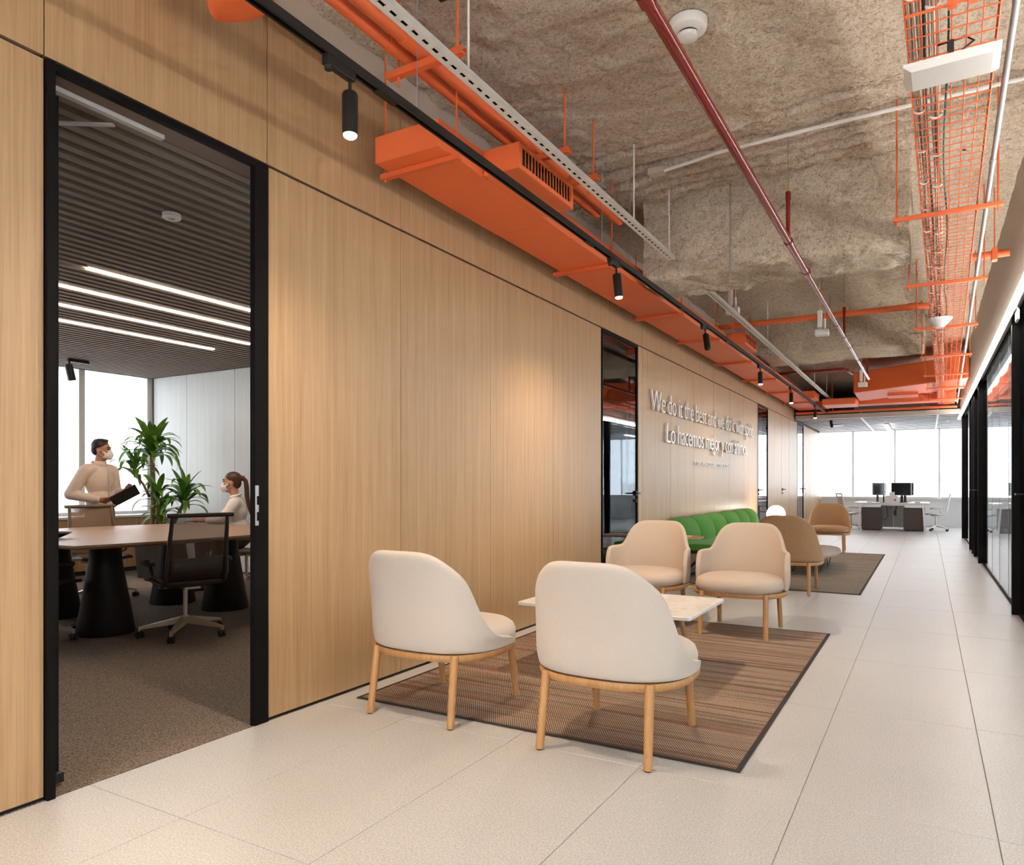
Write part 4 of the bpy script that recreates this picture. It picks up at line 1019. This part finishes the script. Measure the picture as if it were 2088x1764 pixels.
# ---- mesh office chairs
def office_chair(frame, mesh_m, base_m):
    t = thing('office_chair', '', 'chair')
    add('base_hub', MB().lathe([(0.032, 0.095), (0.036, 0.10), (0.030, 0.155), (0.026, 0.16)], 16), base_m, t, smooth='auto')
    add('gas_column', MB().tube([(0, 0, 0.15), (0, 0, 0.40)], 0.018, 12), 'brushed', t, smooth='auto')
    for k in range(5):
        a = 2 * PI * k / 5 + 0.3; mx = Matrix.Rotation(a, 4, 'Z')
        rows = [[tuple(mx @ Vector((x, s * w, z))) for s, z in ((-1, z0), (1, z0), (1, z1), (-1, z1))] for x, w, z0, z1 in ((0.015, 0.026, 0.10, 0.155), (0.18, 0.020, 0.085, 0.120), (0.315, 0.014, 0.072, 0.092), (0.335, 0.012, 0.052, 0.088))]
        mb = MB().grid(rows, closed_v=True); mb.f.append((0, 1, 2, 3)); mb.f.append((15, 14, 13, 12))
        arm = add('base_arm', mb, base_m, t)
        cst = MB(); c0 = mx @ Vector((0.325, 0, 0.028)); ax = mx @ Vector((0, 1, 0)) if k % 2 else mx @ Vector((0.6, 0.8, 0))
        for s in (-1, 1): cst.tube([c0 + ax * (s * 0.006), c0 + ax * (s * 0.024)], 0.027, 14)
        cst.tube([c0, c0 + Vector((0, 0, 0.035))], 0.008, 6)
        add('caster', cst, 'caster', arm, smooth='auto')
    # side rails: seat front -> seat rear -> back top
    prof = [(0.23, 0.445), (0.12, 0.452), (-0.05, 0.435), (-0.15, 0.425), (-0.215, 0.455), (-0.245, 0.53), (-0.262, 0.64), (-0.29, 0.80), (-0.325, 0.965)]
    def wd(k): return 0.225 if k < 5 else 0.225 - 0.006 * (k - 5)
    for s in (-1, 1):
        add('side_rail', MB().tube([(s * wd(k), y, z) for k, (y, z) in enumerate(prof)], [0.014, 0.016, 0.018, 0.020, 0.020, 0.019, 0.018, 0.017, 0.015], 8), frame, t, smooth=True)
        arm = add('arm_rest', MB().tube([(s * 0.225, -0.19, 0.45), (s * 0.285, -0.12, 0.50), (s * 0.295, -0.10, 0.585)], [0.016, 0.014, 0.012], 8), frame, t, smooth=True)
        add('arm_pad', MB().tube([(s * 0.297, -0.16, 0.605), (s * 0.297, -0.02, 0.60), (s * 0.285, 0.12, 0.59)], [0.020, 0.026, 0.018], 8), frame, arm, smooth=True)
    add('top_bar', MB().tube([(x, -0.327 - 0.02 * (1 - (x / 0.25) ** 2), 0.972 + 0.0 * x) for x in (-0.25, -0.12, 0, 0.12, 0.25)], 0.017, 10), frame, t, smooth='auto')
    rows = []
    for k, (y, z) in enumerate(prof):
        rows.append([(wd(k) * u, y - 0.035 * (1 - u * u) * (1 if k > 4 else 0), z - 0.02 * (1 - u * u) * (1 if k < 4 else 0)) for u in [-1 + 2 * q / 8 for q in range(9)]])
    seat = add('seat', MB().grid(rows[:5]), frame, t, smooth=True)
    md = seat.modifiers.new('thick', 'SOLIDIFY'); md.thickness = 0.02; md.offset = 0
    low = add('lower_back', MB().grid(rows[4:7]), frame if mesh_m != 'mesh_white' else mesh_m, t, smooth=True)
    md = low.modifiers.new('thick', 'SOLIDIFY'); md.thickness = 0.006; md.offset = 0
    add('back_mesh', MB().grid(rows[6:]), mesh_m, t, smooth=True)
    add('seat_support', MB().box(-0.06, 0.06, -0.16, 0.12, 0.385, 0.415).box(-0.20, 0.20, -0.03, 0.02, 0.39, 0.415), base_m, t)
    return t
oc1 = office_chair('chair_dark', 'mesh_brown', 'champagne')
G = 'dark mesh chairs around the meeting table'
def rz_for(fx, fy): return math.atan2(-fx, fy)
def putc(proto, first, x, y, f, lab, g):
    o = proto if first else copy_tree(proto)
    o.location = (x, y, 0); o.rotation_euler = (0, 0, rz_for(*f)); o['label'] = lab; o['group'] = g
putc(oc1, True, -5.16, 3.69, (-0.96, 0.28), 'dark mesh office chair nearest the door at the meeting table', G)
putc(oc1, False, -5.05, 4.75, (-1, 0.0), 'dark mesh office chair half hidden behind the right door jamb', G)
putc(oc1, False, -6.02, 2.98, (-0.15, 1), 'dark mesh office chair at the left end of the meeting table', G)
oc2 = office_chair('chair_arm_taupe', 'mesh_tan', 'champagne')
putc(oc2, True, -7.58, 4.42, (0.97, -0.22), 'taupe mesh office chair in front of the standing person', 'taupe mesh chairs')
putc(oc2, False, -6.88, 5.72, (-0.55, -0.83), 'office chair carrying the seated person with the ponytail', 'taupe mesh chairs')

# ---- dracaena in a pot
pl = thing('potted_plant', 'tall dracaena plant in the meeting room corner', 'plant', (-8.84, 5.83, 0))
add('pot', MB().lathe([(0.17, 0), (0.21, 0.45), (0.215, 0.47), (0.195, 0.47), (0.19, 0.43)], 28), 'pot', pl, smooth='auto')
add('soil', MB().lathe([(0.185, 0.42), (0.185, 0.435)], 24), 'soil', pl)
ir = Vector((0.52, 0.855, 0)); ic = Vector((0.855, -0.52, 0))   # along the wall / towards the door
def canep(a, b_, r): return MB().tube([a, (Vector(a) * 0.5 + Vector(b_) * 0.5) + Vector((0.015, 0.01, 0)), b_], [r, r * 0.95, r * 0.85], 10)
def leafm(Lf, wdt, droop, v):
    rows = []
    for i in range(9):
        s = i / 8; ang = droop * s ** 1.4
        rows_x = 0; x = 0; z = 0
        # integrate the arc
        for q in range(20):
            aa = droop * ((q / 20) * s) ** 1.4; x += math.cos(0.95 - aa) * Lf * s / 20; z += math.sin(0.95 - aa) * Lf * s / 20
        w = wdt * (math.sin(PI * min(1, 0.12 + 0.88 * s)) ** 0.75) * (1 - 0.15 * s) + 0.002
        if i == 8: w = 0.001
        rows.append([(x, -w, z + 0.25 * w), (x, 0, z), (x, w, z + 0.25 * w)])
    return mesh_of('leaf', MB().grid(rows), 'leaf', True)
leaves = [leafm(0.54, 0.046, 1.7, 0), leafm(0.62, 0.050, 2.2, 1), leafm(0.46, 0.044, 2.6, 2), leafm(0.50, 0.054, 0.6, 3)]
def crown(parent, c, n, sc_, seed, up_=0.0):
    rnd = random.Random(seed)
    for k in range(n):
        a = 2.399 * k + rnd.uniform(-0.2, 0.2); tier = k / n
        me = leaves[3] if tier > 0.82 else leaves[(0, 1, 1, 2)[k % 4]]
        s = sc_ * rnd.uniform(0.8, 1.1)
        o = link('leaf', me, parent, (c[0], c[1], c[2] + 0.16 * tier), (rnd.uniform(-0.2, 0.2), 0.40 - 0.80 * tier - up_ + rnd.uniform(-0.2, 0.25), a)); o.scale = (s, s, s)
def pw_(r, c, z): v_ = ir * r + ic * c; return (v_.x, v_.y, z)
for (r, c, z, n, s, rad) in ((0.0, 0.0, 1.62, 46, 0.94, 0.034), (-0.20, 0.06, 1.36, 18, 0.82, 0.016), (0.38, 0.12, 0.98, 26, 0.9, 0.026), (0.06, 0.16, 1.02, 14, 0.8, 0.024), (0.10, 0.20, 0.74, 16, 0.75, 0.022)):
    top = pw_(r, c, z); st_ = add('cane', canep(pw_(r * 0.25, c * 0.4, 0.43) if r > -0.1 else pw_(-0.03, 0.0, 1.05), top, rad), 'trunk', pl, smooth=True)
    crown(pl, (top[0], top[1], top[2] - 0.06), n, s, int(100 * z) + n)

# ---- people
def blob(items, voxel, m, name, parent, smooth_it=6):
    mb = MB()
    for it in items:
        if it[0] == 'c':
            _, a, b_, r0, r1 = it; a = Vector(a); b_ = Vector(b_); d = b_ - a; q = d.to_track_quat('Z', 'Y').to_matrix(); n = 14; rows = []
            for k in range(5):
                th = PI / 2 * (k + 0.02) / 4.0 - PI / 2; rows.append([a + q @ Vector((r0 * math.cos(th) * math.cos(2 * PI * j / n), r0 * math.cos(th) * math.sin(2 * PI * j / n), r0 * math.sin(th))) for j in range(n)])
            for k in range(5):
                th = PI / 2 * min(0.995, k / 4.0); rows.append([b_ + q @ Vector((r1 * math.cos(th) * math.cos(2 * PI * j / n), r1 * math.cos(th) * math.sin(2 * PI * j / n), r1 * math.sin(th))) for j in range(n)])
        else:
            _, c, rr = it[:3]; rot = Matrix.Rotation(it[3], 3, it[4]) if len(it) > 3 else Matrix.Identity(3); n = 18; rows = []
            for k in range(13):
                th = -PI / 2 + PI * min(0.995, max(0.005, k / 12)); rows.append([Vector(c) + rot @ Vector((rr[0] * math.cos(th) * math.cos(2 * PI * j / n), rr[1] * math.cos(th) * math.sin(2 * PI * j / n), rr[2] * math.sin(th))) for j in range(n)])
        o0 = len(mb.v); mb.grid(rows, closed_v=True)
        mb.f.append(tuple(o0 + q_ for q_ in reversed(range(n)))); mb.f.append(tuple(len(mb.v) - n + q_ for q_ in range(n)))
    me = mesh_of('tmp_blob', mb, m); tmp = bpy.data.objects.new('tmp_blob', me); col.objects.link(tmp)
    md = tmp.modifiers.new('r', 'REMESH'); md.mode = 'VOXEL'; md.voxel_size = voxel
    m2 = tmp.modifiers.new('s', 'SMOOTH'); m2.iterations = smooth_it; m2.factor = 0.5
    dg = bpy.context.evaluated_depsgraph_get(); out = bpy.data.meshes.new_from_object(tmp.evaluated_get(dg))
    bpy.data.objects.remove(tmp); bpy.data.meshes.remove(me)
    out.polygons.foreach_set('use_smooth', [True] * len(out.polygons))
    out.materials.clear(); out.materials.append(M[m]); out.name = name
    return link(name, out, parent)
def hand(w, d, up, flat=0.0, s=1):
    """palm and five fingers from wrist w along d; up = back of hand; thumb on side s"""
    w = Vector(w); d = Vector(d).normalized(); up = Vector(up); sd = d.cross(up).normalized() * s; up = sd.cross(d).normalized() * s
    it = [('c', w, w + d * 0.03, 0.024, 0.028)]
    for k in range(4):
        o = (k - 1.5) * 0.019; kn = w + d * 0.085 + sd * o; ln = (0.062, 0.074, 0.070, 0.054)[k]
        it.append(('c', w + d * 0.02 + sd * o * 0.7, kn, 0.0145, 0.0115))
        mid = kn + (d * (0.9 + 0.1 * flat) - up * (0.35 * (1 - flat))).normalized() * ln * 0.55
        it.append(('c', kn, mid, 0.0100, 0.0090)); it.append(('c', mid, mid + (d * (0.45 + 0.55 * flat) - up * (0.8 * (1 - flat))).normalized() * ln * 0.5, 0.0090, 0.0075))
    b0 = w + d * 0.02 - sd * 0.026; b1 = b0 + (d * 0.6 - sd * 0.75).normalized() * 0.038
    it += [('c', w + d * 0.01 - sd * 0.012, b0, 0.015, 0.0135), ('c', b0, b1, 0.0125, 0.0105), ('c', b1, b1 + (d * 0.9 - sd * 0.15).normalized() * 0.03, 0.0105, 0.0085)]
    return it
def headpts(c, yaw):
    Rz = Matrix.Rotation(yaw, 3, 'Z'); c = Vector(c)
    P = lambda x, y, z: c + Rz @ Vector((x, y, z))
    it = [('e', P(0, -0.008, 0.032), (0.074, 0.094, 0.088), yaw, 'Z'), ('e', P(0, 0.025, -0.045), (0.058, 0.066, 0.072), yaw, 'Z'), ('e', P(0, 0.058, -0.085), (0.030, 0.026, 0.024), yaw, 'Z'),
          ('c', P(0, 0.088, 0.012), P(0, 0.106, -0.028), 0.009, 0.013), ('e', P(0, 0.082, 0.034), (0.050, 0.014, 0.012), yaw, 'Z')]
    for s in (-1, 1):
        it.append(('e', P(s * 0.076, -0.005, -0.012), (0.009, 0.020, 0.032), yaw, 'Z')); it.append(('e', P(s * 0.040, 0.066, -0.015), (0.022, 0.018, 0.018), yaw, 'Z'))
    return it, P
def face(parent, P, skin):
    for s in (-1, 1):
        add('eye', MB().lathe([(0.011 * math.sin(PI * k / 8) + 1e-4, -0.008 * math.cos(PI * k / 8)) for k in range(9)], 12, tuple(P(s * 0.031, 0.079, 0.014))), 'hair_dark', parent, smooth=True)
        add('eyebrow', MB().tube([P(s * 0.014, 0.094, 0.036), P(s * 0.032, 0.090, 0.041), P(s * 0.050, 0.076, 0.035)], 0.0045, 6), 'hair_dark', parent, smooth=True)
    # folded respirator mask, a shell standing proud of nose and chin
    rows = []
    for j in range(9):
        v = -1 + 2 * j / 8; r = []
        for i in range(13):
            u = -1 + 2 * i / 12
            x = 0.068 * u * (1 - 0.10 * v * v); y = 0.124 - 0.072 * abs(u) ** 1.7 - 0.030 * abs(v) ** 2.2; z = -0.050 + 0.058 * v * (1 - 0.45 * abs(u) ** 2.0)
            r.append(P(x, y, z))
        rows.append(r)
    mk = add('face_mask', MB().grid(rows), 'mask_white', parent, smooth=True)
    md = mk.modifiers.new('thick', 'SOLIDIFY'); md.thickness = 0.004; md.offset = 0
    for s in (-1, 1):
        add('ear_loop', MB().tube([P(s * 0.066, 0.054, -0.025), P(s * 0.081, 0.012, 0.012), P(s * 0.083, -0.018, 0.0), P(s * 0.080, -0.015, -0.035), P(s * 0.066, 0.050, -0.075)], 0.0022, 5), 'mask_white', mk, smooth=True)

# standing person
man = thing('person', 'standing person in a beige shirt and white mask holding a black tablet', 'person', (-8.36, 4.86, 0.0), rz_for(0.967, 0.255))
hd, P = headpts((0, 0.03, 1.605), math.radians(24))
RW, LW = Vector((0.17, 0.16, 1.035)), Vector((-0.13, 0.23, 1.12))
body = hd + [('c', (0, -0.005, 1.40), (0, 0.02, 1.56), 0.062, 0.056),
    ('e', (0, 0, 1.26), (0.155, 0.10, 0.19)), ('e', (0, 0, 1.00), (0.14, 0.095, 0.16)), ('c', (-0.15, -0.01, 1.385), (0.15, -0.01, 1.385), 0.055, 0.055),
    ('c', (0.185, -0.01, 1.375), (0.30, -0.11, 1.10), 0.052, 0.042), ('c', (0.30, -0.11, 1.10), RW, 0.042, 0.027),
    ('c', (-0.185, -0.01, 1.375), (-0.27, -0.03, 1.11), 0.052, 0.042), ('c', (-0.27, -0.03, 1.11), LW, 0.042, 0.027)]
for s in (-1, 1): body += [('c', (s * 0.085, 0, 0.93), (s * 0.10, 0.02, 0.50), 0.085, 0.055), ('c', (s * 0.10, 0.02, 0.50), (s * 0.10, -0.02, 0.09), 0.055, 0.038), ('c', (s * 0.10, -0.02, 0.06), (s * 0.12, 0.13, 0.04), 0.034, 0.028)]
body += hand(RW, (-0.55, 0.75, 0.05), (0.5, 0.3, -0.6), 0.35, -1) + hand(LW, (0.1, 0.7, 0.55), (-0.6, 0.1, 0.3), 0.6, 1)
bo = blob(body, 0.0065, 'skin_a', 'body', man, 4)
blob([('e', (0, 0, 1.25), (0.185, 0.125, 0.20)), ('e', (0, 0.005, 1.02), (0.172, 0.128, 0.17)), ('c', (-0.155, -0.01, 1.375), (0.155, -0.01, 1.375), 0.078, 0.078), ('c', (0, -0.01, 1.38), (0, 0.005, 1.445), 0.10, 0.072),
      ('c', (0.185, -0.01, 1.365), (0.30, -0.11, 1.10), 0.077, 0.062), ('c', (0.30, -0.11, 1.10), Vector((0.30, -0.11, 1.10)).lerp(RW, 0.93), 0.063, 0.044),
      ('c', (-0.185, -0.01, 1.365), (-0.27, -0.03, 1.11), 0.077, 0.062), ('c', (-0.27, -0.03, 1.11), Vector((-0.27, -0.03, 1.11)).lerp(LW, 0.93), 0.063, 0.044)], 0.009, 'shirt_beige', 'shirt', man, 5)
add('collar', MB().tube([(0.078 * math.sin(a), -0.006 + 0.068 * math.cos(a), 1.452 + 0.02 * -math.cos(a)) for a in [0.35 + (2 * PI - 0.7) * k / 20 for k in range(21)]], 0.016, 8), 'shirt_beige', man, smooth=True)
add('placket', MB().tube([(-0.005, 0.118, 1.40), (0, 0.132, 1.30), (0, 0.138, 1.15), (0, 0.136, 1.0)], 0.006, 6), 'shirt_beige', man, smooth=True)
tro = [('e', (0, 0, 0.95), (0.16, 0.118, 0.10))]
for s in (-1, 1): tro += [('c', (s * 0.085, 0, 0.90), (s * 0.10, 0.02, 0.50), 0.10, 0.078), ('c', (s * 0.10, 0.02, 0.50), (s * 0.10, -0.015, 0.12), 0.078, 0.064)]
blob(tro, 0.012, 'trouser', 'trousers', man, 5)
for s in (-1, 1): blob([('c', (s * 0.10, -0.03, 0.048), (s * 0.122, 0.14, 0.042), 0.046, 0.040)], 0.008, 'shoe', 'shoe', man, 3)
hair = [('e', P(0, -0.022, 0.062), (0.082, 0.094, 0.078), math.radians(24), 'Z'), ('e', P(0, -0.058, 0.012), (0.074, 0.056, 0.070), math.radians(24), 'Z')]
for k in range(18):
    a = 2.399 * k; r = 0.06 * math.sqrt((k + 1) / 18); hair.append(('e', P(r * math.cos(a) * 1.05, -0.01 + r * math.sin(a) * 1.15, 0.128 - 4 * r * r), (0.018, 0.02, 0.016)))
blob(hair, 0.006, 'hair_dark', 'hair', man, 2)
face(man, P, 'skin_a')
tb = add('tablet', bx(-0.15, 0.15, -0.10, 0.10, -0.007, 0.007), 'leather_black', bevel=0.004)
fw = Vector((0.967, 0.255, 0)); rt = Vector((0.255, -0.967, 0))
cpos = Vector((-8.36, 4.86, 1.085)) + fw * 0.385 + rt * 0.03
ax = (Vector((0.503, 0.864, 0)) * 0.86 + Vector((0, 0, 0.50))).normalized(); nrm = (Vector((-0.864, 0.503, 0)) * 0.55 + Vector((0, 0, 0.85))); nrm = (nrm - ax * nrm.dot(ax)).normalized(); ay = nrm.cross(ax)
tb.matrix_world = Matrix.Translation(cpos) @ Matrix((ax, ay, nrm)).transposed().to_4x4()
tag(tb, 'black tablet held by the standing person', 'tablet')

# seated person
wo = thing('person', 'seated person in a white shirt and mask with a long ponytail', 'person', (-6.93, 5.66, 0.0), rz_for(-0.70, -0.71))
hd, P = headpts((0, 0.085, 1.232), math.radians(-4))
LW, RW = Vector((-0.15, 0.42, 0.805)), Vector((0.10, 0.40, 0.805)); LE, RE = Vector((-0.235, 0.17, 0.815)), Vector((0.23, 0.16, 0.815))
body = hd + [('c', (0, 0.035, 1.03), (0, 0.07, 1.18), 0.052, 0.048), ('e', (0, 0.03, 0.90), (0.135, 0.092, 0.17)), ('e', (0, 0.0, 0.62), (0.15, 0.11, 0.15)), ('c', (-0.125, 0.03, 1.01), (0.125, 0.03, 1.01), 0.046, 0.046),
    ('c', (-0.155, 0.03, 1.0), LE, 0.045, 0.036), ('c', LE, LW, 0.036, 0.024), ('c', (0.155, 0.03, 1.0), RE, 0.045, 0.036), ('c', RE, RW, 0.036, 0.024)]
for s in (-1, 1): body += [('c', (s * 0.09, 0.0, 0.555), (s * 0.11, 0.40, 0.52), 0.085, 0.06), ('c', (s * 0.11, 0.40, 0.52), (s * 0.11, 0.38, 0.09), 0.055, 0.036), ('c', (s * 0.11, 0.37, 0.06), (s * 0.12, 0.50, 0.035), 0.032, 0.025)]
body += hand(LW, (0.12, 0.95, -0.06), (0, 0.05, 1), 0.8, -1) + hand(RW, (-0.3, 0.9, -0.05), (0, 0.05, 1), 0.8, 1)
blob(body, 0.0065, 'skin_b', 'body', wo, 4)
blob([('e', (0, 0.032, 0.90), (0.162, 0.122, 0.18)), ('e', (0, 0.005, 0.68), (0.158, 0.125, 0.16)), ('c', (-0.13, 0.03, 1.0), (0.13, 0.03, 1.0), 0.066, 0.066), ('c', (0, 0.03, 1.01), (0, 0.045, 1.065), 0.085, 0.060),
      ('c', (-0.155, 0.03, 0.995), LE, 0.066, 0.054), ('c', LE, LE.lerp(LW, 0.55), 0.056, 0.044), ('c', (0.155, 0.03, 0.995), RE, 0.066, 0.054), ('c', RE, RE.lerp(RW, 0.55), 0.056, 0.044)], 0.009, 'shirt_white', 'shirt', wo, 5)
add('collar', MB().tube([(0.066 * math.sin(a), 0.042 + 0.060 * math.cos(a), 1.078 - 0.022 * math.cos(a)) for a in [0.4 + (2 * PI - 0.8) * k / 20 for k in range(21)]], 0.014, 8), 'shirt_white', wo, smooth=True)
tro = [('e', (0, 0.0, 0.58), (0.165, 0.13, 0.10))]
for s in (-1, 1): tro += [('c', (s * 0.09, 0.0, 0.56), (s * 0.11, 0.40, 0.52), 0.10, 0.075), ('c', (s * 0.11, 0.40, 0.52), (s * 0.11, 0.385, 0.12), 0.07, 0.055)]
blob(tro, 0.012, 'chair_dark', 'trousers', wo, 5)
for s in (-1, 1): blob([('c', (s * 0.11, 0.36, 0.045), (s * 0.122, 0.51, 0.036), 0.040, 0.034)], 0.008, 'shoe', 'shoe', wo, 3)
add('wrist_watch', MB().tube([LW + Vector((0.028 * math.cos(a), -0.02, 0.028 * math.sin(a))) for a in [2 * PI * q / 14 for q in range(14)]], 0.005, 6, closed=True), 'brushed', wo, smooth=True)
hair = [('e', P(0, -0.020, 0.048), (0.080, 0.098, 0.082), math.radians(-4), 'Z'), ('e', P(0, -0.055, 0.0), (0.070, 0.055, 0.072), math.radians(-4), 'Z'), ('e', P(0, -0.118, 0.058), (0.028, 0.03, 0.028))]
tail = [P(0, -0.12, 0.055), P(0, -0.155, 0.02), P(0, -0.165, -0.06), P(0, -0.17, -0.16), P(0.0, -0.19, -0.27), P(0, -0.205, -0.37)]
for k in range(5): hair.append(('c', tail[k], tail[k + 1], (0.024, 0.026, 0.028, 0.028, 0.022)[k], (0.026, 0.028, 0.028, 0.022, 0.006)[k]))
blob(hair, 0.006, 'hair_brown', 'hair', wo, 3)
face(wo, P, 'skin_b')
# ================================================================== OFFICE AT THE WINDOW
dk = thing('bench_desk', 'white back-to-back bench desk in front of the far window', 'desk', (-0.83, 22.3, 0))
add('desk_top', bx(-0.89, 0.89, -0.82, 0.82, 0.715, 0.742), 'white_lam', dk, bevel=0.004)
for sy in (-1, 1):
    for sx in (-1, 1):
        add('leg', MB().box(-0.022, 0.022, -0.03, 0.03, 0, 0.72, Matrix.Translation((sx * 0.78, sy * 0.77, 0)) @ Matrix.Shear('XY', 4, (-sx * 0.06, 0))), 'white_lam', dk)
    add('cross_beam', bx(-0.75, 0.75, sy * 0.77 - 0.02, sy * 0.77 + 0.02, 0.67, 0.714), 'white_lam', dk)
add('modesty_panel', MB().prism([(-0.29, 0.0), (0.29, 0.0), (0.29, 0.02), (-0.29, 0.02)], 0.04, 0.70), 'panel_grey', dk, loc=(0, 0.3, 0))
add('panel_seam', bx(0.01, 0.025, 0.292, 0.299, 0.04, 0.66), 'white_lam', dk)
add('cable_port', bx(-0.12, 0.12, -0.75, -0.55, 0.66, 0.714), 'panel_grey', dk, bevel=0.01)
tag(add('power_lead', MB().tube([(-1.05, 21.62, 0.68), (-1.08, 21.6, 0.5), (-1.06, 21.6, 0.32), (-0.98, 21.6, 0.28), (-0.90, 21.6, 0.36), (-0.92, 21.6, 0.5), (-0.95, 21.62, 0.68)], 0.008, 6), 'black_plastic', smooth=True), 'looped black lead hanging under the bench desk', 'cable')
tag(add('power_brick', MB().tube([(-0.72, 21.62, 0.70), (-0.70, 21.6, 0.60), (-0.74, 21.6, 0.52)], 0.012, 6).box(-0.77, -0.70, 21.58, 21.63, 0.40, 0.53), 'black_plastic'), 'black power brick hanging under the bench desk', 'charger')
for x, lab in ((-1.28, 'left'), (-0.28, 'right')):
    t = thing('desk_pedestal', 'dark brown pedestal under the %s half of the bench desk' % lab, 'pedestal', (x - 0.01, 21.85, 0), 0, 'desk pedestals')
    add('body', bx(-0.25, 0.23, -0.29, 0.29, 0.03, 0.60), 'pedestal_brown', t, bevel=0.006)
    for z in (0.06, 0.25, 0.44): add('drawer_front', bx(0.231, 0.238, -0.28, 0.28, z, z + 0.175), 'pedestal_brown', t)
    add('plinth', bx(-0.22, 0.20, -0.25, 0.25, 0.0, 0.03), 'black_plastic', t)
def monitor(x, y, rz, lab):
    t = thing('monitor', lab, 'monitor', (x, y, 0.742), rz, 'monitors on the bench desk')
    b = add('screen_back', bx(-0.27, 0.27, -0.012, 0.02, 0.19, 0.53), 'monitor_grey', t, bevel=0.006)
    add('screen', bx(-0.26, 0.26, -0.0135, -0.0118, 0.20, 0.52), 'screen_dark', b)
    add('neck', bx(-0.03, 0.03, 0.02, 0.05, 0.012, 0.36), 'black_plastic', t)
    add('foot', bx(-0.12, 0.12, -0.05, 0.12, 0.0, 0.012), 'black_plastic', t, bevel=0.004)
monitor(-1.16, 22.35, math.radians(60), 'monitor farther left on the bench desk, turned to the left chair')
monitor(-0.98, 21.85, math.radians(85), 'monitor seen edge-on beside the white box')
monitor(-0.60, 21.9, math.radians(-28), 'monitor facing away at the right of the white box')
monitor(-0.54, 22.45, math.radians(-35), 'monitor behind the right hand monitor of the bench desk')
wb = thing('white_box', 'white box with a red mark standing on the end of the bench desk', 'box', (-0.82, 21.56, 0.742))
add('carton', bx(-0.155, 0.155, -0.05, 0.05, 0, 0.19), 'white_lam', wb, bevel=0.004)
add('red_emblem', MB().prism([(0.0, 0.03), (0.03, 0.0), (0.0, -0.03), (-0.03, 0.0)], 0, 0.001), 'red_mark', wb, loc=(0.085, -0.051, 0.075), rot=(PI / 2, 0, 0))
tag(add('desk_phone', MB().box(-0.10, 0.0, -0.04, 0.04, 0, 0.14).box(-0.07, 0.05, -0.02, 0.05, 0.0, 0.28), 'white_lam', loc=(-0.80, 21.70, 0.742), bevel=0.006), 'pale holder standing behind the white box on the bench desk', 'holder')
for x, lab in ((-1.36, 'left'), (-0.22, 'right')):
    t = thing('keyboard', 'dark keyboard on the %s side of the bench desk' % lab, 'keyboard', (x, 21.95, 0.742), PI / 2)
    add('case', bx(-0.21, 0.21, -0.065, 0.065, 0, 0.014), 'black_plastic', t, bevel=0.003)
    for k in range(4): add('key_row', bx(-0.20, 0.20, -0.055 + 0.028 * k, -0.032 + 0.028 * k, 0.014, 0.019), 'monitor_grey', t)
wc = office_chair('chair_white', 'mesh_white', 'chair_white')
putc(wc, True, -1.83, 22.0, (0.90, 0.42), 'white mesh office chair at the left side of the bench desk', 'white office chairs')
putc(wc, False, 0.20, 22.15, (-1, 0.05), 'white mesh office chair at the right side of the bench desk', 'white office chairs')
# room seen through the right hand glass
for k, (x, y) in enumerate(((3.4, 10.8), (3.6, 15.5))):
    t = thing('office_desk', 'white desk behind the glass wall, %s' % ('nearer' if k == 0 else 'farther'), 'desk', (x, y, 0))
    add('desk_top', bx(-0.8, 0.8, -0.4, 0.4, 0.715, 0.742), 'white_lam', t, bevel=0.004)
    for sx in (-1, 1): add('leg', MB().box(sx * 0.72 - 0.02, sx * 0.72 + 0.02, -0.36, -0.32, 0, 0.715).box(sx * 0.72 - 0.02, sx * 0.72 + 0.02, 0.32, 0.36, 0, 0.715), 'white_lam', t)
    c = copy_tree(wc); c.location = (x, y - 0.75, 0); c.rotation_euler = (0, 0, 0.2); c['label'] = 'white mesh office chair at the %s desk behind the glass wall' % ('nearer' if k == 0 else 'farther')
